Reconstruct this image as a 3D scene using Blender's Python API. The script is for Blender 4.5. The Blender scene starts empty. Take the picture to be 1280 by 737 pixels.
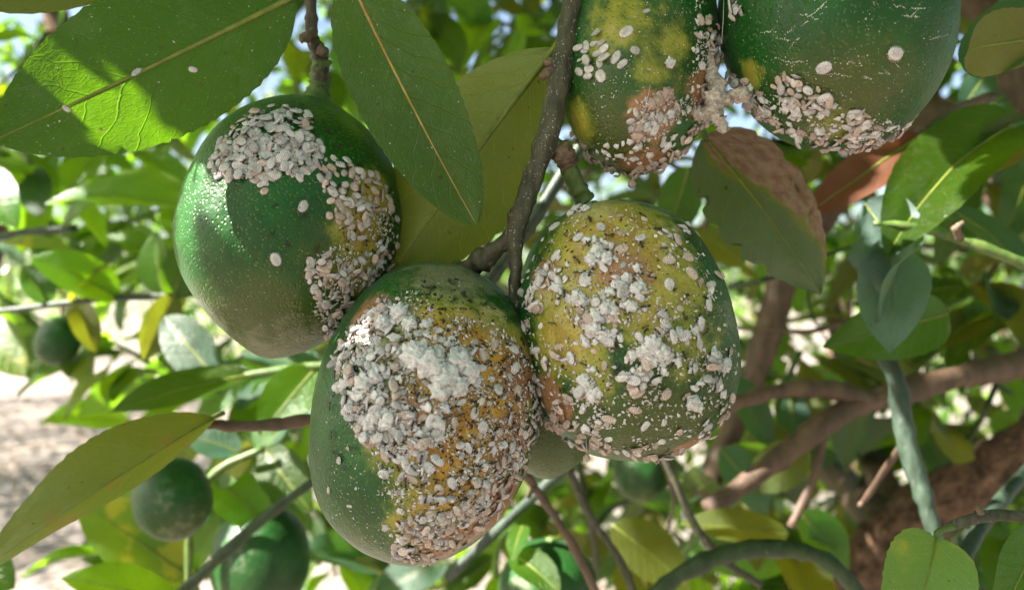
import bpy, math, random
import numpy as np
from mathutils import Vector, Matrix, noise
from mathutils.bvhtree import BVHTree

R = random.Random(11)
NR = np.random.default_rng(5)
scene = bpy.context.scene
COL = scene.collection

# ------------------------------------------------------------------ camera
CAM = Vector((0, 0, 1.3))
F = 1005.0                                   # focal length in photo pixels
cam_d = bpy.data.cameras.new('camera')
cam = bpy.data.objects.new('camera', cam_d)
COL.objects.link(cam)
cam.location = CAM
cam.rotation_euler = (math.radians(90), 0, 0)
cam_d.sensor_width = 36
cam_d.lens = 36 * F / 1280
cam_d.clip_start = 0.005
cam_d.clip_end = 400
cam_d.dof.use_dof = True
cam_d.dof.focus_distance = 0.2
cam_d.dof.aperture_fstop = 13.0
cam_d.dof.aperture_blades = 0
scene.camera = cam

# ------------------------------------------------------------------ light
SUN_EL = math.radians(42)
SUN_H = Vector((-0.97, -0.24, 0)).normalized()          # horizontal direction towards the sun
SUN = Vector((SUN_H.x * math.cos(SUN_EL), SUN_H.y * math.cos(SUN_EL), math.sin(SUN_EL)))
sd = bpy.data.lights.new('sun', 'SUN')
sd.energy = 5.0
sd.angle = math.radians(0.5)
sd.color = (1.0, 0.94, 0.84)
so = bpy.data.objects.new('sun', sd)
COL.objects.link(so)
so.rotation_euler = SUN.to_track_quat('Z', 'Y').to_euler()
world = bpy.data.worlds.new("World")
scene.world = world
world.use_nodes = True
wn = world.node_tree
wn.nodes.clear()
sky = wn.nodes.new('ShaderNodeTexSky')
sky.sky_type = 'NISHITA'
sky.sun_disc = False
sky.sun_elevation = SUN_EL
sky.sun_rotation = math.atan2(SUN_H.x, SUN_H.y)
sky.air_density = 1.0
sky.dust_density = 3.0
sky.ozone_density = 0.4
bg = wn.nodes.new('ShaderNodeBackground')
bg.inputs['Strength'].default_value = 0.05
wo = wn.nodes.new('ShaderNodeOutputWorld')
wn.links.new(sky.outputs[0], bg.inputs[0])
wn.links.new(bg.outputs[0], wo.inputs[0])
scene.view_settings.view_transform = 'Standard'
scene.view_settings.look = 'None'
scene.view_settings.gamma = 1
scene.view_settings.exposure = 2.7
scene.cycles.use_denoising = True
scene.cycles.max_bounces = 7
scene.cycles.diffuse_bounces = 2
scene.cycles.transmission_bounces = 6
scene.cycles.sample_clamp_indirect = 6


# ------------------------------------------------------------------ helpers
def W(px, py, d):
    """point seen at photo pixel (px, py), d metres in front of the camera"""
    return Vector(((px - 640) / F * d, d, CAM.z - (py - 368.5) / F * d))


def PX(p):
    return (640 + p.x / p.y * F, 368.5 - (p.z - CAM.z) / p.y * F)


def raydir(px, py):
    return Vector(((px - 640) / F, 1.0, -(py - 368.5) / F)).normalized()


def tag(o, label=None, cat=None, group=None, kind=None):
    if label: o['label'] = label
    if cat: o['category'] = cat
    if group: o['group'] = group
    if kind: o['kind'] = kind
    return o


def empty(name, loc, label, cat, group=None):
    o = bpy.data.objects.new(name, None)
    o.empty_display_size = 0.01
    o.location = loc
    COL.objects.link(o)
    return tag(o, label, cat, group)


class MB:
    """collects verts and faces (world space), builds one mesh"""
    def __init__(s):
        s.v, s.f, s.m, s.uv = [], [], [], []

    def add(s, verts, faces, mi=0, uvs=None):
        k = len(s.v)
        s.v.extend([tuple(x) for x in verts])
        s.f.extend([tuple(i + k for i in f) for f in faces])
        s.m.extend([mi] * len(faces))
        s.uv.extend(uvs if uvs is not None else [(0.5, 0.5)] * len(verts))

    def tube(s, pts, rads, n=8, mi=0, cap=True, bump=0.0, rng=R):
        pts = [Vector(p) for p in pts]
        verts, uvs, faces = [], [], []
        t0 = (pts[1] - pts[0]).normalized()
        a = t0.orthogonal().normalized()
        L = 0
        for i, p in enumerate(pts):
            t = (pts[min(i + 1, len(pts) - 1)] - pts[max(i - 1, 0)]).normalized()
            a = (a - t * a.dot(t)).normalized()
            b = t.cross(a)
            if i: L += (p - pts[i - 1]).length
            for j in range(n):
                th = 2 * math.pi * j / n
                r = rads[i]
                if bump:
                    q = p + (a * math.cos(th) + b * math.sin(th)) * r
                    r *= 1 + bump * noise.noise(q / max(rads[i], 1e-6) * 0.9)
                verts.append(p + (a * math.cos(th) + b * math.sin(th)) * r)
                uvs.append((j / n, L))
        m = len(pts)
        for i in range(m - 1):
            for j in range(n):
                k = (j + 1) % n
                faces.append((i * n + j, i * n + k, (i + 1) * n + k, (i + 1) * n + j))
        if cap:
            faces.append(tuple(reversed(range(n))))
            faces.append(tuple((m - 1) * n + j for j in range(n)))
        s.add(verts, faces, mi, uvs)

    def build(s, name, mats, parent=None, origin=None, smooth=True):
        if origin is None:
            origin = parent.location if parent is not None else Vector(s.v[0])
        o3 = np.array(origin[:])
        me = bpy.data.meshes.new(name)
        me.from_pydata((np.array(s.v) - o3).tolist(), [], s.f)
        for m in (mats if isinstance(mats, (list, tuple)) else [mats]): me.materials.append(m)
        if any(s.m): me.polygons.foreach_set('material_index', s.m)
        uvl = me.uv_layers.new(name='UVMap')
        li = np.empty(len(me.loops), dtype=np.int32)
        me.loops.foreach_get('vertex_index', li)
        uvl.data.foreach_set('uv', np.array(s.uv, dtype=np.float32)[li].ravel())
        if smooth: me.polygons.foreach_set('use_smooth', [True] * len(me.polygons))
        me.update()
        o = bpy.data.objects.new(name, me)
        COL.objects.link(o)
        if parent is not None:
            o.parent = parent
            o.location = Vector(origin) - parent.location if (Vector(origin) - parent.location).length > 1e-9 else (0, 0, 0)
        else:
            o.location = origin
        return o


def big_mesh(name, V, Fq, mats, parent=None, mi=None, smooth=True):
    """V (n,3), Fq (m,3 or 4) numpy -> one object at the origin of its parent"""
    off = np.array(parent.location[:]) if parent is not None else np.zeros(3)
    k = Fq.shape[1]
    me = bpy.data.meshes.new(name)
    me.vertices.add(len(V)); me.vertices.foreach_set('co', (V - off).astype(np.float32).ravel())
    me.loops.add(Fq.size); me.loops.foreach_set('vertex_index', Fq.astype(np.int32).ravel())
    me.polygons.add(len(Fq))
    me.polygons.foreach_set('loop_start', np.arange(0, Fq.size, k, dtype=np.int32))
    for m in mats: me.materials.append(m)
    if mi is not None: me.polygons.foreach_set('material_index', mi.astype(np.int32))
    if smooth: me.polygons.foreach_set('use_smooth', np.ones(len(Fq), dtype=bool))
    me.update(calc_edges=True)
    me.validate()
    o = bpy.data.objects.new(name, me)
    COL.objects.link(o)
    if parent is not None: o.parent = parent
    return o


def smoothpath(pts, n=8):
    """Catmull-Rom through pts"""
    P = [Vector(p) for p in pts]
    P = [P[0] * 2 - P[1]] + P + [P[-1] * 2 - P[-2]]
    out = []
    for i in range(1, len(P) - 2):
        for k in range(n):
            t = k / n
            a, b, c, d = P[i - 1], P[i], P[i + 1], P[i + 2]
            out.append(0.5 * ((2 * b) + (c - a) * t + (2 * a - 5 * b + 4 * c - d) * t * t + (3 * b - a - 3 * c + d) * t ** 3))
    out.append(P[-2])
    return out


def lerpl(vals, n):
    return list(np.interp(np.linspace(0, len(vals) - 1, n), range(len(vals)), vals))


# ------------------------------------------------------------------ materials
def newmat(name):
    m = bpy.data.materials.new(name)
    m.use_nodes = True
    nt = m.node_tree
    nt.nodes.clear()
    return m, nt


class NT:
    def __init__(s, nt): s.nt = nt
    def n(s, t, **kw):
        x = s.nt.nodes.new(t)
        for k, v in kw.items():
            if k in ('operation', 'blend_type', 'data_type', 'feature', 'attribute_name', 'noise_dimensions', 'distance', 'clamp', 'wave_type', 'interpolation_type', 'use_clamp'):
                setattr(x, k, v)
            else:
                s.set(x, k, v)
        return x
    def set(s, x, k, v):
        k = int(k[1:]) if k[0] == '_' and k[1:].isdigit() else k.replace('_', ' ')
        i = x.inputs[k]
        if hasattr(v, 'is_output') or isinstance(v, bpy.types.NodeSocket): s.nt.links.new(v, i)
        else: i.default_value = v
    def math(s, op, a, b=0.0, c=0.0):
        return s.n('ShaderNodeMath', operation=op, _0=a, _1=b, _2=c).outputs[0]
    def ramp(s, f, a, b, lo=0.0, hi=1.0):
        x = s.n('ShaderNodeMapRange', interpolation_type='SMOOTHSTEP', Value=f)
        for k, v in zip(('From Min', 'From Max', 'To Min', 'To Max'), (a, b, lo, hi)): x.inputs[k].default_value = v
        return x.outputs[0]
    def mix(s, f, a, b, mode='MIX'):
        x = s.nt.nodes.new('ShaderNodeMix'); x.data_type = 'RGBA'; x.blend_type = mode
        for i, v in ((0, f), (6, a), (7, b)):
            if isinstance(v, bpy.types.NodeSocket): s.nt.links.new(v, x.inputs[i])
            else: x.inputs[i].default_value = v if i == 0 else (*v[:3], 1)
        return x.outputs[2]
    def noise(s, vec, scale, detail=3, rough=0.55):
        return s.n('ShaderNodeTexNoise', Vector=vec, Scale=scale, Detail=float(detail), Roughness=rough).outputs[0]


def leaf_mat(name, top, under, trans, rough=0.35, vein=0.5, spot=0.25, brown=0.0, yellow=0.0, under_rough=0.6, dead=None):
    """citrus leaf: glossy upper face, matt lower face, light shining through, side veins from the leaf's own UV"""
    m, nt = newmat(name)
    N = NT(nt)
    tc = N.n('ShaderNodeTexCoord')
    oi = N.n('ShaderNodeObjectInfo')
    geo = N.n('ShaderNodeNewGeometry')
    uv = tc.outputs['UV']
    sep = N.n('ShaderNodeSeparateXYZ', Vector=uv)
    x = N.math('ABSOLUTE', N.math('SUBTRACT', sep.outputs[0], 0.5))
    x = N.math('MULTIPLY', x, 2.0)
    wob = N.noise(uv, 5.0, 2)
    t = N.math('SUBTRACT', N.math('MULTIPLY', sep.outputs[1], 9.0), N.math('MULTIPLY', N.math('POWER', x, 0.8), 2.0))
    t = N.math('ADD', t, N.math('MULTIPLY', wob, 0.7))
    fr = N.math('ABSOLUTE', N.math('SUBTRACT', N.math('FRACT', t), 0.5))
    sv = N.ramp(fr, 0.0, 0.045, 1.0, 0.0)                   # side veins
    fine = N.n('ShaderNodeTexVoronoi', feature='DISTANCE_TO_EDGE', Vector=uv, Scale=26.0).outputs[0]
    fv = N.ramp(fine, 0.0, 0.09, 1.0, 0.0)
    rnd = oi.outputs['Random']
    vec = N.n('ShaderNodeVectorMath', operation='ADD', _0=tc.outputs['Object'], _1=N.n('ShaderNodeCombineXYZ', X=rnd, Y=rnd, Z=rnd).outputs[0]).outputs[0]
    n1 = N.noise(vec, 45.0, 4)
    n2 = N.noise(vec, 2600.0, 2)
    n3 = N.noise(vec, 160.0, 5, 0.65)
    topc = N.mix(N.ramp(n1, 0.35, 0.7), top, [c * 1.45 for c in top])
    topc = N.mix(N.math('MULTIPLY', N.ramp(n3, 0.5, 0.8), 0.3), topc, [top[0] * 2.6 + .02, top[1] * 1.5, top[2] * 1.1])
    undc = N.mix(N.ramp(n1, 0.3, 0.7), under, [c * 1.3 for c in under])
    col = N.mix(geo.outputs['Backfacing'], topc, undc)
    lighter = N.mix(geo.outputs['Backfacing'], [top[0] * 2.2 + .012, top[1] * 1.7 + .012, top[2] * 1.5], [c * 1.5 for c in under])
    col = N.mix(N.math('MULTIPLY', sv, 0.28 * vein), col, lighter)
    col = N.mix(N.math('MULTIPLY', fv, 0.10 * vein), col, lighter)
    tr = N.mix(N.ramp(n1, 0.3, 0.7), trans, [c * 0.75 for c in trans])
    tr = N.mix(N.math('MULTIPLY', sv, 0.25 * vein), tr, [min(1, c * 1.6 + .05) for c in trans])
    if yellow:
        k = N.math('MULTIPLY', N.ramp(N.noise(vec, 55.0, 3), 0.52, 0.64), yellow)
        col = N.mix(k, col, (0.42, 0.36, 0.03)); tr = N.mix(k, tr, (0.75, 0.62, 0.03))
    if brown:
        k = N.math('MULTIPLY', N.ramp(N.noise(vec, 60.0, 4), 0.58, 0.66), brown)
        col = N.mix(k, col, (0.20, 0.085, 0.03)); tr = N.mix(k, tr, (0.3, 0.12, 0.03))
    if dead is not None:                                    # a withered patch along one edge: its shape is in the leaf's own UV
        e = N.math('ADD', N.math('MULTIPLY', sep.outputs[0], dead[0]), N.math('MULTIPLY', sep.outputs[1], dead[1]))
        e = N.math('ADD', e, N.math('MULTIPLY', N.math('SUBTRACT', N.noise(uv, 6.0, 4), 0.5), 0.5))
        k = N.ramp(e, dead[2], dead[2] + .05)
        dn = N.noise(uv, 14.0, 4)
        dc = N.mix(N.ramp(dn, .35, .65), (0.19, 0.12, 0.095), (0.36, 0.265, 0.215))
        col = N.mix(N.ramp(e, dead[2] - .1, dead[2] + .02), col, (0.20, 0.19, 0.03)); col = N.mix(k, col, dc); tr = N.mix(k, tr, (0.25, 0.12, 0.06))
    bl = N.ramp(N.noise(vec, 520.0, 2), 0.70, 0.75)          # small brown blemishes
    col = N.mix(N.math('MULTIPLY', bl, 0.7), col, (0.10, 0.06, 0.02)); tr = N.mix(bl, tr, (0.08, 0.04, 0.01))
    film = N.math('MULTIPLY', N.ramp(N.noise(vec, 95.0, 6, 0.7), 0.48, 0.72), 0.10)      # dusty film in patches
    col = N.mix(film, col, (0.26, 0.27, 0.20))
    if spot:                                                # pale dust specks
        k = N.math('MULTIPLY', N.ramp(n2, 0.66, 0.74), spot)
        col = N.mix(k, col, (0.5, 0.5, 0.46))
    hsv = N.n('ShaderNodeHueSaturation', Hue=N.math('ADD', 0.487, N.math('MULTIPLY', rnd, 0.026)), Value=N.math('ADD', 0.8, N.math('MULTIPLY', rnd, 0.5)), Color=col)
    b1 = N.math('ADD', N.math('MULTIPLY', sv, -0.5 * vein), N.math('ADD', N.math('MULTIPLY', fv, -0.12 * vein), N.math('MULTIPLY', n3, 0.9)))
    bump = N.n('ShaderNodeBump', Strength=0.5, Distance=0.0012, Height=b1)
    p = N.n('ShaderNodeBsdfPrincipled', Base_Color=hsv.outputs[0], Normal=bump.outputs[0])
    rr = N.n('ShaderNodeMix', Factor=geo.outputs['Backfacing']); rr.inputs[2].default_value = rough; rr.inputs[3].default_value = under_rough
    nt.links.new(rr.outputs[0], p.inputs['Roughness'])
    p.inputs['Specular IOR Level'].default_value = 0.42
    tb = N.n('ShaderNodeBsdfTranslucent', Color=tr, Normal=bump.outputs[0])
    mx = N.n('ShaderNodeMixShader', Fac=0.42)
    nt.links.new(p.outputs[0], mx.inputs[1]); nt.links.new(tb.outputs[0], mx.inputs[2])
    out = N.n('ShaderNodeOutputMaterial')
    nt.links.new(mx.outputs[0], out.inputs[0])
    return m


def simple_mat(name, c1, c2, scale=200, rough=0.6, bump=0.3, dist=0.0006, stretch=(1, 1, 1), spec=0.4, fleck=None, sss=0):
    m, nt = newmat(name)
    N = NT(nt)
    tc = N.n('ShaderNodeTexCoord')
    mp = N.n('ShaderNodeMapping', Vector=tc.outputs['Object'])
    mp.inputs['Scale'].default_value = stretch
    n1 = N.noise(mp.outputs[0], scale, 5, 0.6)
    n2 = N.noise(mp.outputs[0], scale * 0.22, 3)
    col = N.mix(N.ramp(n1, 0.32, 0.68), c1, c2)
    col = N.mix(N.math('MULTIPLY', N.ramp(n2, 0.4, 0.7), 0.4), col, [c * 0.55 for c in c1])
    if fleck:
        col = N.mix(N.ramp(N.noise(mp.outputs[0], scale * 2.3, 3), 0.66, 0.72), col, fleck)
    bp = N.n('ShaderNodeBump', Strength=bump, Distance=dist, Height=n1)
    p = N.n('ShaderNodeBsdfPrincipled', Base_Color=col, Roughness=rough, Normal=bp.outputs[0])
    p.inputs['Specular IOR Level'].default_value = spec
    if sss:
        p.inputs['Subsurface Weight'].default_value = sss
        p.inputs['Subsurface Radius'].default_value = (0.0008, 0.0006, 0.0005)
    out = N.n('ShaderNodeOutputMaterial')
    nt.links.new(p.outputs[0], out.inputs[0])
    return m


def peel_mat(name, yel_a=(0.27, 0.16, 0.030), yel_b=(0.34, 0.28, 0.055), green=(0.003, 0.044, 0.004), olive=(0.042, 0.062, 0.008), rough=0.37, dust=0.5):
    m, nt = newmat(name)
    N = NT(nt)
    tc = N.n('ShaderNodeTexCoord')
    ob = tc.outputs['Object']
    at = lambda k: N.n('ShaderNodeAttribute', attribute_name=k).outputs['Fac']
    n1 = N.noise(ob, 60, 4)
    n2 = N.noise(ob, 260, 4, 0.65)
    n3 = N.noise(ob, 1100, 3)
    vor = N.n('ShaderNodeTexVoronoi', Vector=ob, Scale=820.0).outputs[0]
    pore = N.ramp(vor, 0.08, 0.42, 1.0, 0.0)
    nf = N.math('SUBTRACT', n2, 0.5)
    nf1 = N.math('SUBTRACT', n1, 0.5)
    wob = N.math('ADD', N.math('MULTIPLY', nf, 0.75), N.math('MULTIPLY', nf1, 0.8))
    col = N.mix(N.ramp(n1, 0.3, 0.7), green, [c * 1.7 for c in green])
    col = N.mix(N.ramp(N.math('ADD', at('olive'), wob), 0.15, 0.85), col, olive)  # olive lower peel: warm ground bounce painted in, along with dust
    yel = N.math('ADD', at('yellow'), wob)
    ycol = N.mix(N.ramp(N.math('ADD', n2, N.math('MULTIPLY', nf1, .6)), 0.38, 0.62), yel_a, yel_b)
    col = N.mix(N.ramp(yel, 0.2, 0.6), col, (0.20, 0.21, 0.022))
    col = N.mix(N.ramp(yel, 0.4, 1.05), col, ycol)
    col = N.mix(N.ramp(N.math('ADD', at('brown'), N.math('MULTIPLY', wob, 1.3)), 0.3, 0.75), col, N.mix(n3, (0.16, 0.06, 0.02), (0.36, 0.19, 0.10)))
    col = N.mix(N.math('MULTIPLY', pore, 0.20), col, (0.16, 0.20, 0.04))          # pale oil glands
    dk = N.ramp(N.noise(ob, 1500, 2), 0.63, 0.7)
    col = N.mix(N.math('MULTIPLY', dk, 0.3), col, (0.025, 0.02, 0.012))            # soot specks
    sp = N.n('ShaderNodeMapping', Vector=ob); sp.inputs['Scale'].default_value = (1, 1, 2.6)
    wx = N.ramp(N.noise(sp.outputs[0], 700, 5, 0.7), 0.635, 0.68)
    col = N.mix(N.math('MULTIPLY', wx, N.math('MULTIPLY', N.ramp(n1, 0.35, 0.6), dust)), col, (0.62, 0.58, 0.52))   # thin waxy streaks
    film = N.math('MULTIPLY', N.ramp(N.math('ADD', at('dust'), N.math('ADD', N.math('MULTIPLY', nf, 2.2), nf1)), 0.35, 1.1), 0.26)
    col = N.mix(film, col, (0.40, 0.36, 0.29))
    h = N.math('ADD', N.math('MULTIPLY', pore, -1.0), N.math('ADD', N.math('MULTIPLY', n2, 1.2), N.math('MULTIPLY', n3, 0.35)))
    h = N.math('ADD', h, N.math('MULTIPLY', wx, 0.7))
    bp = N.n('ShaderNodeBump', Strength=0.38, Distance=0.0007, Height=h)
    rg = N.math('ADD', rough, N.math('ADD', N.math('MULTIPLY', film, 0.35), N.math('MULTIPLY', nf, 0.25)))
    p = N.n('ShaderNodeBsdfPrincipled', Base_Color=col, Roughness=rg, Normal=bp.outputs[0])
    p.inputs['Specular IOR Level'].default_value = 0.34
    p.inputs['Sheen Weight'].default_value = 0.05
    p.inputs['Sheen Roughness'].default_value = 0.35
    out = N.n('ShaderNodeOutputMaterial')
    nt.links.new(p.outputs[0], out.inputs[0])
    return m


M = {}
M['leaf_dark'] = leaf_mat('leaf_dark', (0.016, 0.044, 0.002), (0.060, 0.085, 0.016), (0.13, 0.30, 0.003), rough=0.28, spot=0.5, vein=0.7)
M['leaf_blue'] = leaf_mat('leaf_blue', (0.022, 0.058, 0.036), (0.07, 0.105, 0.06), (0.12, 0.28, 0.03), rough=0.42, spot=0.3)
M['leaf_broad'] = leaf_mat('leaf_broad', (0.090, 0.115, 0.034), (0.15, 0.15, 0.05), (0.42, 0.42, 0.04), rough=0.36, spot=0.5, vein=0.9)
M['leaf_grey'] = leaf_mat('leaf_grey', (0.085, 0.135, 0.125), (0.12, 0.17, 0.15), (0.12, 0.26, 0.06), rough=0.38, spot=0.3)  # pale blue-grey base with the leaves' sky sheen painted in
M['leaf_front'] = leaf_mat('leaf_front', (0.034, 0.074, 0.005), (0.070, 0.095, 0.016), (0.20, 0.36, 0.006), rough=0.27, spot=0.5, vein=0.8)
M['leaf_mid'] = leaf_mat('leaf_mid', (0.016, 0.062, 0.006), (0.055, 0.085, 0.018), (0.40, 0.80, 0.014), rough=0.22)
M['leaf_olive'] = leaf_mat('leaf_olive', (0.040, 0.056, 0.008), (0.10, 0.095, 0.025), (0.28, 0.32, 0.012), rough=0.42, spot=0.4, vein=0.8)
M['leaf_yellow'] = leaf_mat('leaf_yellow', (0.040, 0.095, 0.012), (0.09, 0.12, 0.025), (0.36, 0.58, 0.010), rough=0.4, yellow=0.55)
M['leaf_sallow'] = leaf_mat('leaf_sallow', (0.048, 0.075, 0.012), (0.12, 0.12, 0.03), (0.28, 0.34, 0.02), rough=0.42, brown=0.35, spot=0.2)
M['leaf_dead'] = leaf_mat('leaf_dead', (0.11, 0.04, 0.02), (0.16, 0.07, 0.035), (0.16, 0.05, 0.015), rough=0.6, spot=0.1)
M['leaf_withered'] = leaf_mat('leaf_withered', (0.075, 0.105, 0.060), (0.09, 0.12, 0.06), (0.14, 0.22, 0.03), rough=0.42, spot=0.4, dead=(-1.0, -0.75, -0.70))
M['leaf_speck'] = leaf_mat('leaf_speck', (0.055, 0.120, 0.045), (0.11, 0.16, 0.06), (0.25, 0.45, 0.03), rough=0.4, spot=0.9, yellow=0.25)
M['rib'] = simple_mat('midrib', (0.12, 0.15, 0.022), (0.20, 0.22, 0.035), 300, 0.5, 0.2)
M['rib_brown'] = simple_mat('midrib_brown', (0.26, 0.15, 0.03), (0.36, 0.26, 0.06), 300, 0.5, 0.2)
M['twig_dark'] = simple_mat('twig_bark', (0.030, 0.030, 0.018), (0.085, 0.08, 0.05), 420, 0.65, 0.9, 0.0009, (1, 1, .35), fleck=(0.30, 0.28, 0.25))
M['twig_purple'] = simple_mat('twig_purple', (0.035, 0.025, 0.022), (0.11, 0.085, 0.05), 420, 0.6, 0.8, 0.0008, (1, 1, .4), fleck=(0.3, 0.26, 0.22))
M['shoot'] = simple_mat('green_shoot', (0.05, 0.10, 0.02), (0.11, 0.16, 0.04), 300, 0.45, 0.5, 0.0006, (1, 1, .5), fleck=(0.3, 0.25, 0.18))
M['shoot_dark'] = simple_mat('dark_shoot', (0.012, 0.030, 0.008), (0.030, 0.055, 0.016), 260, 0.5, 0.8, 0.001, (1, 1, .4), fleck=(0.13, 0.11, 0.07))
M['shoot_blue'] = simple_mat('bluish_shoot', (0.018, 0.034, 0.022), (0.042, 0.064, 0.045), 260, 0.5, 0.8, 0.001, (1, 1, .4), fleck=(0.13, 0.12, 0.09))
M['node'] = simple_mat('corky_node', (0.09, 0.06, 0.04), (0.20, 0.14, 0.10), 500, 0.8, 0.9, 0.0008)
def bark_mat():
    """rough bark: long fissures that run along the limb (the tube's own UV: round, metres along)"""
    m, nt = newmat('brown_bark')
    N = NT(nt)
    uv = N.n('ShaderNodeTexCoord').outputs['UV']
    mp = N.n('ShaderNodeMapping', Vector=uv); mp.inputs['Scale'].default_value = (14, 55, 1)
    a = N.noise(mp.outputs[0], 1.0, 6, .65)
    mp2 = N.n('ShaderNodeMapping', Vector=uv); mp2.inputs['Scale'].default_value = (40, 260, 1)
    b = N.noise(mp2.outputs[0], 1.0, 4, .6)
    h = N.math('ADD', N.math('MULTIPLY', a, .7), N.math('MULTIPLY', b, .35))
    col = N.mix(N.ramp(h, .42, .60), (0.035, 0.023, 0.016), (0.13, 0.078, 0.050))
    col = N.mix(N.ramp(h, .58, .72), col, (0.24, 0.155, 0.10))
    bp = N.n('ShaderNodeBump', Strength=1.0, Distance=.008, Height=h)
    p = N.n('ShaderNodeBsdfPrincipled', Base_Color=col, Roughness=.85, Normal=bp.outputs[0])
    p.inputs['Specular IOR Level'].default_value = .2
    nt.links.new(p.outputs[0], N.n('ShaderNodeOutputMaterial').inputs[0])
    return m


M['bark'] = bark_mat()
M['bark_red'] = simple_mat('reddish_bark', (0.055, 0.034, 0.023), (0.115, 0.070, 0.045), 140, 0.6, 0.6, 0.0015, (1, 1, .4))
M['peel'] = peel_mat('citrus_peel')
M['peel_ochre'] = peel_mat('ochre_peel', (0.28, 0.12, 0.015), (0.40, 0.23, 0.03))
M['peel_bg'] = peel_mat('green_peel', green=(0.007, 0.042, 0.007), olive=(0.045, 0.070, 0.015), rough=0.38, dust=0.3)
def bug_mat(name, groove, band1, band2):
    m, nt = newmat(name)
    N = NT(nt)
    ge = N.n('ShaderNodeNewGeometry')
    rnd = ge.outputs['Random Per Island']
    pos = ge.outputs['Position']
    n1 = N.noise(pos, 2200, 3); n2 = N.noise(pos, 260, 2)
    sg = N.n('ShaderNodeAttribute', attribute_name='seg').outputs['Fac']
    col = N.mix(N.ramp(n2, .35, .65), band1, band2)
    col = N.mix(N.math('MULTIPLY', N.ramp(n1, .35, .7, 1, 0), .35), col, groove)
    col = N.mix(N.ramp(N.math('ADD', sg, N.math('MULTIPLY', N.math('SUBTRACT', n1, .5), .7)), .2, .8), groove, col)
    hs = N.n('ShaderNodeHueSaturation', Value=N.math('ADD', .7, N.math('MULTIPLY', rnd, .6)), Color=col)
    bp = N.n('ShaderNodeBump', Strength=.6, Distance=.0002, Height=n1)
    p = N.n('ShaderNodeBsdfPrincipled', Base_Color=hs.outputs[0], Roughness=.85, Normal=bp.outputs[0])
    p.inputs['Specular IOR Level'].default_value = .2
    nt.links.new(p.outputs[0], N.n('ShaderNodeOutputMaterial').inputs[0])
    return m


M['wax_bug'] = bug_mat('mealy_wax', (0.37, 0.34, 0.35), (0.44, 0.42, 0.42), (0.64, 0.61, 0.63))
M['wax_bug_pink'] = bug_mat('mealy_wax_pink', (0.35, 0.26, 0.23), (0.42, 0.33, 0.29), (0.60, 0.50, 0.46))  # pinker wax, mostly for undersides: warm ground bounce put into the colour
M['wax'] = simple_mat('white_wax', (0.50, 0.48, 0.49), (0.70, 0.68, 0.70), 1500, 0.9, 0.9, 0.0004, spec=0.15)
M['wax_brown'] = simple_mat('stained_wax', (0.32, 0.26, 0.22), (0.56, 0.50, 0.47), 1100, 0.9, 1.0, 0.0007, spec=0.15)
M['ant'] = simple_mat('ant_black', (0.006, 0.005, 0.004), (0.018, 0.012, 0.01), 900, 0.35, 0.1, spec=0.5)


# ------------------------------------------------------------------ leaf geometry
def wprof(s, a=0.62, b=0.8):
    m = a / (a + b)
    return (s ** a) * ((1 - s) ** b) / ((m ** a) * ((1 - m) ** b))


def leaf_geo(mb, base, tip, width, nrm, fold=0.2, droop=0.0, side=0.0, twist=0.0, nl=26, nw=10, serr=0.015, wav=0.04, a=0.62, b=0.8,
             ribr=0.0006, petiole=0.0, seed=0, curl=0.0, asym=1.0, wl=1.0, notch=None):
    """one leaf as a grid with folded halves, wavy toothed edge, and a round midrib; u<0 side is scaled by asym"""
    rg = random.Random(seed)
    ph = rg.uniform(0, 9)
    base, tip, nrm = Vector(base), Vector(tip), Vector(nrm)
    ax = tip - base
    L = ax.length
    t0 = ax.normalized()
    n0 = (nrm - t0 * nrm.dot(t0)).normalized()
    b0 = t0.cross(n0)
    ctrl = (base + tip) / 2 + n0 * droop * L + b0 * side * L
    verts, uvs, faces, spine, norms = [], [], [], [], []
    for i in range(nl + 1):
        s = i / nl
        p = base * (1 - s) ** 2 + ctrl * 2 * s * (1 - s) + tip * s * s
        t = ((ctrl - base) * (1 - s) + (tip - ctrl) * s).normalized()
        n = (n0 - t * n0.dot(t)).normalized()
        n = Matrix.Rotation(twist * (s - .3), 3, t) @ n
        bb = t.cross(n)
        w = width * 0.5 * wprof(min(max(s, 0.004), 0.996), a, b)
        spine.append(p); norms.append(n)
        for j in range(nw + 1):
            u = -1 + 2 * j / nw
            ww = w * (asym if u < 0 else 1.0)
            if abs(u) > .99: ww *= 1 - serr * (1 + math.sin(i * 2.4 + ph)) - serr * rg.random()
            if notch and abs(u) > .8: ww *= 1 - notch * max(0, noise.noise(Vector((s * 13, u * 3, ph))))
            au = abs(u)
            f = fold
            q = p + bb * (u * ww * math.cos(f)) + n * (au * ww * math.sin(f) - curl * au * au * ww)
            q += n * wav * L * (math.sin(s * 9 + ph + u * 1.3) * au * .35 + noise.noise(Vector((s * 4, u * 1.7, ph))) * .3)
            verts.append(q); uvs.append((j / nw, s))
    k = nw + 1
    for i in range(nl):
        for j in range(nw):
            faces.append((i * k + j, i * k + j + 1, (i + 1) * k + j + 1, (i + 1) * k + j))
    mb.add(verts, faces, 0, uvs)
    if ribr > 0:
        c = nw // 2
        sp = [Vector(verts[i * k + c]) for i in range(0, nl + 1)]
        rr = [ribr * (1.15 - 0.95 * i / nl) for i in range(nl + 1)]
        if petiole > 0:
            sp = [sp[0] - (sp[1] - sp[0]).normalized() * petiole * L, sp[0] - (sp[1] - sp[0]).normalized() * petiole * .5 * L] + sp
            rr = [ribr * 1.7, ribr * 1.35] + rr
        mb.tube(sp, rr, 6, 1)


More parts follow.
